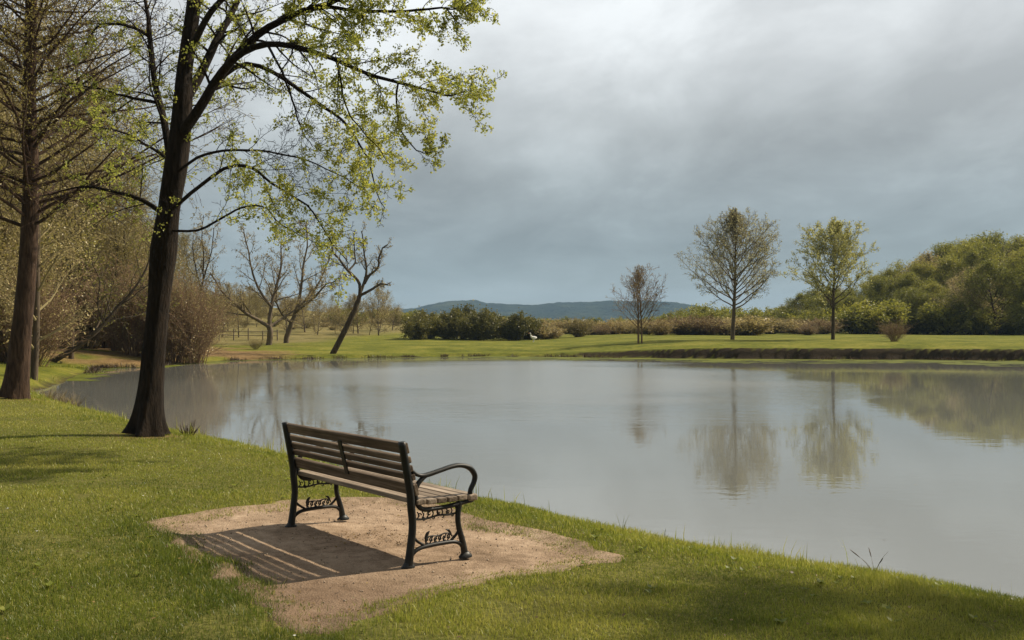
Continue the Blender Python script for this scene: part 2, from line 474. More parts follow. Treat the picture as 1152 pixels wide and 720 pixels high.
# sandy pad under the bench: its own thin sheet
def build_pad():
    xs_ = np.arange(-3.3, 1.1, 0.05); ys_ = np.arange(4.8, 9.7, 0.05)
    X, Y = np.meshgrid(xs_, ys_)
    x, y = X.ravel(), Y.ravel()
    d = poly_sdf(x, y, PAD)
    keep = d < 0.42
    z = ground_z(x, y) - 0.035 * sstep(0.10, -0.10, d) - 0.012 * sstep(0.0, -0.2, d) + 0.016 + 0.008 * fbm(x * 12, y * 12, 52) - 0.034 * sstep(0.03, 0.16, d)
    for hx, hy in ((-0.55, 7.15), (-0.95, 7.65), (-1.35, 8.1)):
        z = z - 0.006 * np.exp(-((x - hx) ** 2 + (y - hy) ** 2) / 0.06)
    ii = np.arange(len(x)).reshape(len(ys_), len(xs_))
    q = np.stack([ii[:-1, :-1], ii[:-1, 1:], ii[1:, 1:], ii[1:, :-1]], -1).reshape(-1, 4)
    q = q[keep[q].all(1)]
    used = np.unique(q); mp = np.full(len(x), -1); mp[used] = np.arange(len(used))
    me = mesh_np('dirt_path', np.stack([x, y, z], 1)[used], mp[q], np.full(len(q), 4))
    vert_attr(me, 'edge', 0.45 * sstep(-0.06, 0.12, d[used] + 0.30 * fbm(x[used] * 3.5, y[used] * 3.5, 53) + 0.2 * fbm(x[used] * 14, y[used] * 14, 54)))
    vert_attr(me, 'damp_shade', sstep(7.0, 5.9, y[used] + 0.55 * (x[used] + 1.0) + 1.1 * fbm(x[used] * 1.6, y[used] * 1.6, 55)))
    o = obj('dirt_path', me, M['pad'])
    tag(o, 'worn patch of bare sandy soil under the bench', 'path', kind='structure')
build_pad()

# lake
wv = np.array([(-30, -8, WATER), (105, -8, WATER), (105, 78, WATER), (-30, 78, WATER)], float)
wo = obj('water', mesh_np('water', wv, [0, 1, 2, 3], [4], False), M['water'])
tag(wo, 'calm grey lake reflecting the cloudy sky and the far trees', 'lake', kind='structure')

# green sheet on the water, painting the meadow's reflection below the far bank
def build_weed():  # builds the painted reflection sheet
    m, k = new_mat('painted_reflection')
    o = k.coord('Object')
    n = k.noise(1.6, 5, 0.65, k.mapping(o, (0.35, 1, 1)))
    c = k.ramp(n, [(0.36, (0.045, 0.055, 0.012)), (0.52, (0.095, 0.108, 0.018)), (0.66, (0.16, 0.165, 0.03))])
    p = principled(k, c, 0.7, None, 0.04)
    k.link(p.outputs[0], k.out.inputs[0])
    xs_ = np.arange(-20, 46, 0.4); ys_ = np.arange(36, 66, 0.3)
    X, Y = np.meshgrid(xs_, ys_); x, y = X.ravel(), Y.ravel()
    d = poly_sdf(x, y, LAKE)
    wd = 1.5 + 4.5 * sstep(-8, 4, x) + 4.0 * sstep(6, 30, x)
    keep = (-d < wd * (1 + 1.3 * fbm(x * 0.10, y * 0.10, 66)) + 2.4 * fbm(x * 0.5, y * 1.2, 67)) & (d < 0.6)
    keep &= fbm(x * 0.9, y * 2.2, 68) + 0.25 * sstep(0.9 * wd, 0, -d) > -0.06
    ii = np.arange(len(x)).reshape(X.shape)
    q = np.stack([ii[:-1, :-1], ii[:-1, 1:], ii[1:, 1:], ii[1:, :-1]], -1).reshape(-1, 4)
    q = q[keep[q].all(1)]
    used = np.unique(q); mp = np.full(len(x), -1); mp[used] = np.arange(len(used))
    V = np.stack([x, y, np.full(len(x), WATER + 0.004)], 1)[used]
    tag(obj('painted_reflection', mesh_np('painted_reflection', V, mp[q], np.full(len(q), 4)), m), 'green sheet painted as the meadow reflection below the far bank', 'painted_reflection', kind='stuff')
build_weed()  # painted meadow reflection

# hills on the horizon
def build_hills():
    prof_px = [(-300, 352), (100, 352), (380, 352), (430, 351), (463, 347), (485, 341.5), (503, 338.5), (536, 338), (548, 341.5), (600, 343.5), (630, 341),
               (688, 339), (740, 339), (776, 343), (810, 350), (860, 354), (960, 352), (1100, 350), (1400, 352)]
    Y0 = 2000.0
    px = np.array([(x - HX) / F * Y0 for x, _ in prof_px]); pz = np.array([EYE + (HY - y) / F * Y0 for _, y in prof_px])
    xs_ = np.arange(-1500, 1600, 7.0); ys_ = np.arange(1250, 2900, 26.0)
    X, Y = np.meshgrid(xs_, ys_)
    top = np.interp(X, px, pz)
    # gentle foot, edge, long plateau behind
    s = sstep(1350, 2000, Y) ** 1.5
    z = -2 + (top + 2) * s + fbm(X / 160, Y / 160, 61) * 16 * s * sstep(2100, 1800, Y) + fbm(X / 34, Y / 34, 62) * 5.0 * s + fbm(X / 9, Y / 30, 63) * 4.5 * s
    z = z - sstep(2050, 2890, Y) * (z + 4)
    z = z.ravel()
    ii = np.arange(X.size).reshape(X.shape)
    q = np.stack([ii[:-1, :-1], ii[:-1, 1:], ii[1:, 1:], ii[1:, :-1]], -1).reshape(-1, 4)
    o = obj('hills', mesh_np('hills', np.stack([X.ravel(), Y.ravel(), z], 1), q, np.full(len(q), 4)), M['hill'])
    tag(o, 'long flat topped blue wooded hills on the horizon', 'hills', kind='structure')
build_hills()

# ------------------------------------------------------------------ grass blades
rng = np.random.default_rng(7)
def make_blades(x, y, z, h, w, tint, lean=0.35):
    n = len(x)
    a = rng.uniform(0, 2 * np.pi, n)
    dx, dy = np.cos(a), np.sin(a)                       # blade width direction
    la = rng.uniform(0, 2 * np.pi, n); lm = np.abs(rng.normal(0, lean, n)) * h
    lx, ly = np.cos(la) * lm, np.sin(la) * lm
    B = np.stack([x, y, z], 1)
    wv = np.stack([dx * w, dy * w, np.zeros(n)], 1)
    mid = B + np.stack([lx * 0.35, ly * 0.35, h * 0.55], 1)
    tip = B + np.stack([lx, ly, h * np.sqrt(np.clip(1 - (lm / np.maximum(h, 1e-6)) ** 2 * 0.35, 0.2, 1))], 1)
    V = np.stack([B - wv * 0.5, B + wv * 0.5, mid + wv * 0.4, mid - wv * 0.4, tip], 1)
    base = np.arange(n)[:, None] * 5
    quads = base + np.array([0, 1, 2, 3]); tris = base + np.array([3, 2, 4])
    loops = np.concatenate([quads, tris], 1).ravel()
    sizes = np.tile(np.array([4, 3]), n)
    return V.reshape(-1, 3), loops, sizes, np.repeat(tint, 2)

def blades_obj(name, parts, mat):
    Vs, Ls, Ss, Ts, off = [], [], [], [], 0
    for V, L, s, t in parts:
        Vs.append(V); Ls.append(L + off); Ss.append(s); Ts.append(t); off += len(V)
    me = mesh_np(name, np.concatenate(Vs), np.concatenate(Ls), np.concatenate(Ss), False)
    face_attr(me, 'tint', np.concatenate(Ts))
    return obj(name, me, mat)

def sample_lawn(n, y0, y1, p):
    u = rng.uniform(0, 1, n)
    y = (y0 ** (1 - p) + u * (y1 ** (1 - p) - y0 ** (1 - p))) ** (1 / (1 - p))
    half = 0.56 * y + 1.2
    x = rng.uniform(-1, 1, n) * half
    return x, y

def build_lawn():
    parts = []
    x, y = sample_lawn(800000, 3.9, 27.0, 1.3)
    d = poly_sdf(x, y, LAKE); pd = poly_sdf(x, y, PAD)
    patch = fbm(x * 0.9, y * 0.9, 71); fine = fbm(x * 5, y * 5, 72)
    edge = pd + 0.10 + (0.12 + 0.25 * sstep(6.6, 7.4, y + x * 0.3)) * fbm(x * 2.6, y * 2.6, 73) + 0.24 * fbm(x * 13, y * 13, 74)
    keep = (d > 0.08) & (rng.random(len(x)) > 0.85 * np.exp(-((x + 5.52) ** 2 + (y - 14.75) ** 2) / 0.22)) & ((edge > 0.0) | (rng.random(len(x)) < 0.5 * np.exp(np.minimum(edge, 0) / 0.04))) & (fine > -0.26) & (rng.random(len(x)) < 1 - 0.75 * sstep(0.10, 0.24, fbm(x * 1.1 + 7, y * 1.1, 79) + 0.5 * fine))
    x, y, d, pd, patch, fine = (a[keep] for a in (x, y, d, pd, patch, fine))
    z = ground_z(x, y, d) - 0.035 * sstep(0.10, -0.10, pd) - 0.004
    n = len(x)
    h = (0.013 + 0.019 * rng.random(n)) * (1 + 0.9 * patch + 0.8 * fine)
    h = h * (1 + 0.6 * np.clip(fbm(x * 2.1, y * 2.1, 78) * 4, 0, 1.5)) * (1 + 1.1 * sstep(1.6, 0.3, d)) * (1 + 0.2 * sstep(0.16, 0.0, pd))
    # shadow band left of the pad, put in as longer, darker blades
    shade_band = np.exp(-((np.minimum(np.abs(pd - 0.2), 9) / 0.16) ** 2)) * sstep(-0.9, -1.5, x) * sstep(8.6, 7.6, y)
    h = h * (1 + 1.0 * shade_band)
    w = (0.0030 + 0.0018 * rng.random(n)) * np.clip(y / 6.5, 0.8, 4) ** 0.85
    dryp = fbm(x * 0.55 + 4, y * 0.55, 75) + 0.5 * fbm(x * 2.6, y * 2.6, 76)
    tint = np.clip(0.45 + 1.05 * patch + 0.45 * fine + rng.normal(0, 0.17, n) - 0.35 * shade_band - 0.6 * sstep(9.5, 6.5, y) * sstep(0.0, -2.2, x), 0, 1)  # near-left lawn: deeper green, with shade painted into the tint
    straw = rng.random(n) < 0.05 + 0.45 * np.clip(dryp * 3, 0, 1)
    tint = np.where(straw, 1.0, tint)
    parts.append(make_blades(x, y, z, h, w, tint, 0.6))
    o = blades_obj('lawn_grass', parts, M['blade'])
    tag(o, 'short green lawn grass on the near bank around the bench', 'grass', kind='stuff')

    # longer unmown fringe along the water
    parts = []
    m = 60000
    i = rng.integers(0, len(LAKE), m); t = rng.random(m)
    A = LAKE[i]; B = LAKE[(i + 1) % len(LAKE)]
    P = A + (B - A) * t[:, None] + rng.normal(0, 0.5, (m, 2))
    L = np.hypot(*(B - A).T)
    x, y = P[:, 0], P[:, 1]
    keep = (y < 29) & (x < 5.5) & (x > -17) & (rng.random(m) < L / L[(A[:, 1] < 29)].max() * 2.5)
    x, y = x[keep], y[keep]
    d = poly_sdf(x, y, LAKE)
    k2 = (d > -0.06) & (d < 1.0); x, y, d = x[k2], y[k2], d[k2]
    cl = fbm(x * 2.2, y * 2.2, 81)
    n = len(x)
    h = (0.05 + 0.10 * rng.random(n) ** 2) * (1 + 2.6 * np.clip(cl * 2.2, -0.3, 1))
    tall = rng.random(n) < 0.011
    h = np.where(tall, 0.18 + 0.2 * rng.random(n), h)
    w = np.where(tall, 0.003, 0.004 + 0.002 * rng.random(n)) * np.clip(y / 6.5, 0.8, 3)
    parts.append(make_blades(x, y, ground_z(x, y, d) - 0.01, h, w, np.clip(0.55 + 0.4 * cl + rng.normal(0, 0.2, n) + 0.3 * tall, 0, 1), 0.3))
    o = blades_obj('shore_grass', parts, M['blade'])
    tag(o, 'longer grass fringe hanging over the near shoreline', 'grass', kind='stuff')

    # rough meadow grass on the far bank and left bank
    parts = []
    m = 420000
    i = rng.integers(0, len(LAKE), m); t = rng.random(m)
    A = LAKE[i]; B = LAKE[(i + 1) % len(LAKE)]
    off = np.abs(rng.normal(0, 1, m)) * rng.choice([0.5, 2.0, 7.0], m)
    T = (B - A); L = np.hypot(*T.T); Nn = np.stack([T[:, 1], -T[:, 0]], 1) / L[:, None]
    P = A + T * t[:, None] + Nn * off[:, None]
    x, y = P[:, 0], P[:, 1]
    keep = (y > 27) & (x < 42) & (x > -60) & (np.abs(x) < 0.6 * y + 2)
    x, y, off = x[keep], y[keep], off[keep]
    d = poly_sdf(x, y, LAKE); k2 = d > 0.02
    # thin the near-cove side to an even density
    x, y, d = x[k2], y[k2], d[k2]
    n = len(x); cl = fbm(x * 0.8, y * 0.8, 91)
    h = (0.05 + 0.06 * rng.random(n)) * (1 + 2.6 * np.clip(cl * 1.8, -0.2, 1) * sstep(2.0, 0.2, d)) * np.where(d < 0.9, 1.5, 0.75)
    w = 0.02 + 0.016 * rng.random(n)
    tt = np.clip(0.50 + 0.5 * cl + rng.normal(0, 0.2, n), 0, 1)
    parts.append(make_blades(x, y, ground_z(x, y, d) - 0.01, h, w, tt, 0.4))
    o = blades_obj('meadow_grass', parts, M['blade'])
    tag(o, 'rough green meadow grass along the far bank', 'grass', kind='stuff')

    # straw-coloured dead grass hanging on the eroded far bank
    m = 70000
    i = rng.integers(0, len(LAKE), m); t = rng.random(m)
    A = LAKE[i]; B = LAKE[(i + 1) % len(LAKE)]; T = (B - A); L = np.hypot(*T.T)
    Nn = np.stack([T[:, 1], -T[:, 0]], 1) / L[:, None]
    P = A + T * t[:, None] + Nn * rng.uniform(0, 1.2, m)[:, None]
    x, y = P[:, 0], P[:, 1]; keep = (y > 40) & (x < 42); x, y = x[keep], y[keep]
    cl = fbm(x * 0.9, y * 0.9, 95); k3 = cl > 0.02; x, y, cl = x[k3], y[k3], cl[k3]
    n = len(x)
    parts = [make_blades(x, y, ground_z(x, y) - 0.01, 0.10 + 0.22 * rng.random(n), 0.018 + 0.012 * rng.random(n), rng.random(n), 0.6)]
    o = blades_obj('dead_grass', parts, M['dead_stalk'])
    tag(o, 'brown dead grass tufts on the eroded far bank', 'grass', kind='stuff')
build_lawn()

# pebbles and leaf crumbs on the sandy patch
def build_grit():
    n = 5000
    x = rng.uniform(-3.1, 0.9, n); y = rng.uniform(5, 9.4, n); d = poly_sdf(x, y, PAD); k = d < 0.03
    x, y = x[k], y[k]; n = len(x)
    z = ground_z(x, y) - 0.026
    s = 0.002 + 0.007 * rng.random(n) ** 5
    base = np.array([(1, 0, 0), (0, 1, 0), (-1, 0, 0), (0, -1, 0), (0, 0, 0.8), (0, 0, -0.8)], float)
    V = base[None] * s[:, None, None] * (0.6 + 0.8 * rng.random((n, 6, 1))) + np.stack([x, y, z], 1)[:, None]
    f = np.array([(0, 1, 4), (1, 2, 4), (2, 3, 4), (3, 0, 4), (1, 0, 5), (2, 1, 5), (3, 2, 5), (0, 3, 5)])
    L = (np.arange(n)[:, None, None] * 6 + f[None]).ravel()
    o = obj('gravel', mesh_np('gravel', V.reshape(-1, 3), L, np.full(n * 8, 3), False), M['grit'])
    tag(o, 'loose grit and small stones scattered on the sandy patch', 'gravel', kind='stuff')
build_grit()

def leaf_quads(C, A, W):
    """C centre base, A axis (length), W half-width vectors -> diamonds folded along the axis"""
    n = len(C)
    mid = C + A * 0.5
    V = np.stack([C, mid + W, C + A, mid - W], 1).reshape(-1, 3)
    return V, np.arange(n * 4), np.full(n, 4)

def rand_dirs(n):
    v = rng.normal(0, 1, (n, 3)); return v / np.linalg.norm(v, axis=1)[:, None]

def leaves_mesh(name, C, size, up=0.3, narrow=0.36, tint=None):
    n = len(C)
    A = rand_dirs(n); A[:, 2] += up; A /= np.linalg.norm(A, axis=1)[:, None]
    W = np.cross(A, rand_dirs(n)); W /= np.linalg.norm(W, axis=1)[:, None] + 1e-9
    s = size * (0.6 + 0.8 * rng.random(n))
    V, L, Sz = leaf_quads(C, A * s[:, None], W * (s * narrow)[:, None])
    me = mesh_np(name, V, L, Sz, False)
    face_attr(me, 'tint', np.clip(rng.normal(0.45, 0.22, n), 0, 1) if tint is None else tint)
    return me

def build_litter():
    n = 1500
    x = rng.normal(0, 1, n); y = np.zeros(n)
    i = rng.integers(0, len(PAD), n); t = rng.random(n)[:, None]
    P = PAD[i] * (1 - t) + PAD[(i + 1) % len(PAD)] * t + rng.normal(0, 0.09, (n, 2))
    n2 = 260
    P2 = np.stack([rng.normal(-1.0, 0.35, n2), rng.normal(7.55, 0.16, n2)], 1)
    n3 = 900
    Q = np.stack([rng.uniform(-6, 4, n3), 4.6 + 10 * rng.random(n3) ** 1.4], 1)
    Q = Q[poly_sdf(Q[:, 0], Q[:, 1], LAKE) > 0.6]
    P = np.concatenate([P, P2, Q])
    lift = np.concatenate([np.full(n + n2, 0.0), np.full(len(Q), 0.035)])
    pd = poly_sdf(P[:, 0], P[:, 1], PAD)
    z = ground_z(P[:, 0], P[:, 1]) - 0.022 * sstep(0.1, -0.1, pd) + lift
    C = np.stack([P[:, 0], P[:, 1], z], 1)
    m = len(C)
    A = rand_dirs(m); A[:, 2] = np.abs(A[:, 2]) * 0.25; s = 0.012 + 0.022 * rng.random(m)
    W = np.stack([-A[:, 1], A[:, 0], 0.3 * rng.normal(0, 1, m)], 1)
    V, L, Sz = leaf_quads(C, A * s[:, None], W * (s * 0.3)[:, None])
    me = mesh_np('fallen_leaves', V, L, Sz, False); face_attr(me, 'tint', rng.random(m))
    o = obj('fallen_leaves', me, M['litter'])
    tag(o, 'dry brown leaf bits fallen along the edge of the sandy patch', 'leaves', kind='stuff')
build_litter()

def build_weeds():
    # small flat rosettes of broad leaves
    n = 420
    x = rng.uniform(-7, 5, n); y = 4.5 + 11 * rng.random(n) ** 1.5
    d = poly_sdf(x, y, LAKE); pd = poly_sdf(x, y, PAD); k = (d > .5) & (pd > .08) & (fbm(x * .7, y * .7, 97) > -.05)
    x, y = x[k], y[k]; n = len(x); m = 9
    C = np.repeat(np.stack([x, y, ground_z(x, y) + .014], 1), m, 0)
    a = rng.uniform(0, 6.28, n * m); A = np.stack([np.cos(a), np.sin(a), 0.25 + 0.5 * rng.random(n * m)], 1)
    sz = np.repeat(.018 + .03 * rng.random(n), m) * (.6 + .6 * rng.random(n * m))
    Wv = np.stack([-np.sin(a), np.cos(a), np.zeros(n * m)], 1)
    V, L, Sz = leaf_quads(C, A * sz[:, None], Wv * (sz * .32)[:, None])
    me = mesh_np('lawn_weeds', V, L, Sz, False); face_attr(me, 'tint', np.clip(rng.normal(.25, .15, n * m), 0, 1))
    tag(obj('lawn_weeds', me, M['blade']), 'broad leaved weeds dotted through the near lawn', 'weeds', kind='stuff')
    n = 110
    x = rng.uniform(-7, 5, n); y = 4.5 + 11 * rng.random(n) ** 1.3
    d = poly_sdf(x, y, LAKE); pd = poly_sdf(x, y, PAD); k = (d > .5) & (pd > .08) & (fbm(x * .6 + 3, y * .6, 98) > 0.02)
    x, y = x[k], y[k]; n = len(x); m = 7
    C = np.repeat(np.stack([x, y, ground_z(x, y) + .03 + .02 * rng.random(n)], 1), m, 0)
    a = np.tile(np.arange(m) * 6.283 / m, n); A = np.stack([np.cos(a), np.sin(a), .25 + 0 * a], 1) * .009
    Wv = np.stack([-np.sin(a), np.cos(a), 0 * a], 1) * .0035
    V, L, Sz = leaf_quads(C, A, Wv)
    me = mesh_np('daisies', V, L, Sz, False)
    tag(obj('daisies', me, M['plumage']), 'tiny white daisies scattered in the near lawn', 'flowers', kind='stuff')
build_weeds()

def build_float():
    n = 900
    x = rng.uniform(-6, 8, n); y = rng.uniform(6, 22, n)
    d = poly_sdf(x, y, LAKE); k = (d < -.15) & (rng.random(n) < 0.10 + 0.5 * np.exp(d / 0.5))
    x, y = x[k], y[k]; n = len(x)
    C = np.stack([x, y, np.full(n, WATER + .006)], 1); a = rng.uniform(0, 6.28, n)
    s = .012 + .02 * rng.random(n)
    A = np.stack([np.cos(a), np.sin(a), 0 * a], 1) * s[:, None]; Wv = np.stack([-np.sin(a), np.cos(a), 0 * a], 1) * (s * .3)[:, None]
    V, L, Sz = leaf_quads(C, A, Wv)
    me = mesh_np('floating_leaves', V, L, Sz, False); face_attr(me, 'tint', rng.random(n))
    tag(obj('floating_leaves', me, M['litter']), 'a few brown leaf bits floating on the lake near the shore', 'leaves', kind='stuff')
build_float()

# ------------------------------------------------------------------ tubes
def tubes(branches, sides_of):
    """branches: list of (pts, radii, level). One mesh of tapered tubes."""
    groups = {}
    for b in branches:
        groups.setdefault((len(b[0]), sides_of(b[2])), []).append(b)
    Vs, Ls, off = [], [], 0
    for (n, s), bs in groups.items():
        P = np.array([b[0] for b in bs], float); Rr = np.array([b[1] for b in bs], float)
        T = np.gradient(P, axis=1); T /= np.linalg.norm(T, axis=2)[:, :, None] + 1e-12
        ref = np.where(np.abs(T[:, 0, 2:3]) > 0.8, np.array([[1.0, 0.2, 0]]), np.array([[0, 0.1, 1.0]]))
        N = np.zeros_like(P); c = ref
        for i in range(n):
            c = c - (c * T[:, i]).sum(1)[:, None] * T[:, i]
            c = c / (np.linalg.norm(c, axis=1)[:, None] + 1e-12)
            N[:, i] = c
        Bn = np.cross(T, N)
        a = np.arange(s) * 2 * np.pi / s
        ring = P[:, :, None] + Rr[:, :, None, None] * (np.cos(a)[None, None, :, None] * N[:, :, None] + np.sin(a)[None, None, :, None] * Bn[:, :, None])
        Vs.append(ring.reshape(-1, 3))
        i0 = np.arange(n - 1)[:, None]; j0 = np.arange(s)[None]
        q = np.stack([i0 * s + j0, i0 * s + (j0 + 1) % s, (i0 + 1) * s + (j0 + 1) % s, (i0 + 1) * s + j0], -1).reshape(-1, 4)
        L = (np.arange(len(bs))[:, None, None] * n * s + q[None]).reshape(-1, 4) + off
        Ls.append(L); off += len(bs) * n * s
    Lq = np.concatenate(Ls)
    return np.concatenate(Vs), Lq

def tube_mesh(name, branches, sides_of):
    V, q = tubes(branches, sides_of)
    return mesh_np(name, V, q, np.full(len(q), 4))

def resample(P, Rd, n):
    """Catmull-Rom through hand-laid points"""
    P = np.array(P, float); Rd = np.array(Rd, float); m = len(P)
    u = np.linspace(0, m - 1, n); i = np.minimum(u.astype(int), m - 2); t = (u - i)[:, None]
    g = lambda k: P[np.clip(k, 0, m - 1)]
    p0, p1, p2, p3 = g(i - 1), g(i), g(i + 1), g(i + 2)
    out = 0.5 * ((2 * p1) + (-p0 + p2) * t + (2 * p0 - 5 * p1 + 4 * p2 - p3) * t ** 2 + (-p0 + 3 * p1 - 3 * p2 + p3) * t ** 3)
    return out, np.interp(u, np.arange(m), Rd)

# ------------------------------------------------------------------ tree growth
class Grow:
    """levels: list of dicts (one per level): seg, wig, trop, n (children), f0, ang, angv, lr, rr"""
    def __init__(s, seed, levels, rmin=0.004):
        s.r = random.Random(seed); s.lv = levels; s.br = []; s.rmin = rmin
    def branch(s, p, d, L, r, lv):
        P = s.lv[lv]; rn = s.r.gauss; n = P['seg']; st = L / n; w = P['wig']; tr = P['trop']
        x, y, z = p; dx, dy, dz = d
        pts = [(x, y, z)]; dirs = [(dx, dy, dz)]
        for i in range(n):
            dx += rn(0, w); dy += rn(0, w); dz += rn(0, w) + tr
            l = math.sqrt(dx * dx + dy * dy + dz * dz) or 1
            dx /= l; dy /= l; dz /= l
            x += dx * st; y += dy * st; z += dz * st
            pts.append((x, y, z)); dirs.append((dx, dy, dz))
        tp = P.get('tip', 0.25)
        rad = [max(s.rmin, r * (1 - (1 - tp) * i / n)) for i in range(n + 1)]
        s.br.append((pts, rad, lv))
        s.spawn(pts, rad, dirs, L, lv)
    def spawn(s, pts, rad, dirs, L, lv, n_override=None, f0=None):
        if lv + 1 >= len(s.lv): return
        P = s.lv[lv]; n = len(pts) - 1; U = s.r.uniform
        nc = n_override if n_override is not None else P['n']
        nc = int(nc + s.r.random())
        f0 = P['f0'] if f0 is None else f0
        ga = U(0, 6.28)
        prof = P.get('prof')
        for k in range(nc):
            t = f0 + (1 - f0) * min(0.999, (k + U(0.1, 0.9)) / nc)
            f = t * n; i = min(int(f), n - 1); g = f - i
            p = tuple(pts[i][j] + (pts[i + 1][j] - pts[i][j]) * g for j in range(3))
            d = dirs[min(i + 1, n)]
            ga += 2.4 + U(-0.5, 0.5)
            # perpendicular frame
            ax = (1, 0, 0) if abs(d[0]) < 0.7 else (0, 1, 0)
            u = (d[1] * ax[2] - d[2] * ax[1], d[2] * ax[0] - d[0] * ax[2], d[0] * ax[1] - d[1] * ax[0])
            l = math.sqrt(sum(c * c for c in u)); u = tuple(c / l for c in u)
            v = (d[1] * u[2] - d[2] * u[1], d[2] * u[0] - d[0] * u[2], d[0] * u[1] - d[1] * u[0])
            a = R(P['ang'] + U(-1, 1) * P['angv'])
            if 'ang1' in P: a = R(P['ang'] * (1 - t) + P['ang1'] * t + U(-1, 1) * P['angv'])
            ca, sa = math.cos(a), math.sin(a); cg, sg = math.cos(ga), math.sin(ga)
            cd = tuple(d[j] * ca + (u[j] * cg + v[j] * sg) * sa for j in range(3))
            fl = P.get('flat')
            if fl: cd = (cd[0], cd[1], cd[2] * (1 - fl))
            if prof: cl = prof(t) * U(0.8, 1.15)
            else: cl = L * P['lr'] * (1.0 - 0.55 * t) * U(0.7, 1.25)
            rr = rad[i] * (1 - g) + rad[i + 1] * g
            s.branch(p, cd, cl, rr * P['rr'], lv + 1)
    def twig_points(s, n, lv_min, jit, along=None):
        A, B = [], []
        for pts, rad, lv in s.br:
            if lv >= lv_min:
                for a, b in zip(pts[:-1], pts[1:]):
                    A.append(a); B.append(b)
        A = np.array(A); B = np.array(B)
        w = np.linalg.norm(B - A, axis=1); w /= w.sum()
        i = rng.choice(len(A), n, p=w); t = rng.random((n, 1))
        return A[i] + (B[i] - A[i]) * t + rng.normal(0, jit, (n, 3))

def tree_meshes(name, g, trunk_sides=10, trunk_lv=0, twig_sides=3):
    tr = [b for b in g.br if b[2] <= trunk_lv]; tw = [b for b in g.br if b[2] > trunk_lv]
    m1 = tube_mesh(name + '_trunk', tr, lambda l: trunk_sides if l == 0 else 6)
    m2 = tube_mesh(name + '_branches', tw, lambda l: 5 if l <= 1 else twig_sides)
    return m1, m2

def place_tree(name, meshes, mats, loc, rz=0, sc=1.0, label=None, group=None, cat='tree', tilt=(0, 0), sxy=1.0, parts=('trunk', 'branches', 'crown')):
    e = empty(name, loc, rz, label, cat, group)
    e.rotation_euler = (tilt[0], tilt[1], rz)
    e.scale = (sc * sxy, sc * sxy, sc)
    for pn, me, mt in zip(parts, meshes, mats):
        if me is not None: obj(pn, me, mt, e)
    return e

def at(x, Y):
    """plan position of photo column x at distance Y, on the ground"""
    X = (x - HX) / F * Y
    return X, Y, gz(X, Y)

def P3(x, y, Y):
    return ((x - HX) / F * Y, Y, EYE - (y - HY) / F * Y)

# ------------------------------------------------------------------ bench
def bm_mesh(name, bm):
    me = bpy.data.meshes.new(name); bm.to_mesh(me); bm.free()
    return me

def add_box(bm, x0, x1, y0, y1, z0, z1, bev=0.006, seg=2, rot=None, piv=None):
    vs = [bm.verts.new((x, y, z)) for x in (x0, x1) for y in (y0, y1) for z in (z0, z1)]
    fs = [(0, 1, 3, 2), (4, 6, 7, 5), (0, 4, 5, 1), (2, 3, 7, 6), (0, 2, 6, 4), (1, 5, 7, 3)]
    faces = [bm.faces.new([vs[i] for i in f]) for f in fs]
    if rot is not None:
        bmesh.ops.rotate(bm, verts=vs, cent=piv, matrix=rot)
    edges = list({e for f in faces for e in f.edges})
    if bev: bmesh.ops.bevel(bm, geom=edges, offset=bev, segments=seg, affect='EDGES', profile=0.6)

def strap(bm, path, widths, thick, u, taper=None):
    """flat cast bar in the plane x=u: path [(v,w)], widths in that plane, thick along x"""
    P = np.array([(0, a, b) for a, b in path], float); n = len(P)
    T = np.gradient(P, axis=0); T /= np.linalg.norm(T, axis=1)[:, None]
    Nn = np.stack([np.zeros(n), -T[:, 2], T[:, 1]], 1)
    rings = []
    th = thick if hasattr(thick, '__len__') else [thick] * n
    for i in range(n):
        hw, ht = widths[i] / 2, th[i] / 2
        r = []
        for a in range(8):
            ang = (a + 0.5) * math.pi / 4
            c, s_ = math.cos(ang), math.sin(ang)
            cx = math.copysign(min(1, abs(c) * 1.12), c); sx = math.copysign(min(1, abs(s_) * 1.12), s_)
            p = P[i] + Nn[i] * hw * cx + np.array([1, 0, 0]) * ht * sx
            r.append(bm.verts.new((p[0] + u, p[1], p[2])))
        rings.append(r)
    for a, b in zip(rings[:-1], rings[1:]):
        for j in range(8):
            bm.faces.new((a[j], a[(j + 1) % 8], b[(j + 1) % 8], b[j]))
    bm.faces.new(rings[0][::-1]); bm.faces.new(rings[-1])

def spline(path, widths, n):
    p, w = resample([(a, b, 0) for a, b in path], widths, n)
    return [(a, b) for a, b, _ in p], list(w)

def scroll(bm, cx, cy, r, turns, a0, u, w=0.009, flip=1, n=18):
    path = []
    for i in range(n):
        t = i / (n - 1); a = a0 + flip * turns * 2 * math.pi * t; rr = r * (1 - 0.75 * t)
        path.append((cx + rr * math.cos(a), cy + rr * math.sin(a)))
    strap(bm, path, [w * (1 - 0.3 * i / n) for i in range(n)], 0.011, u)

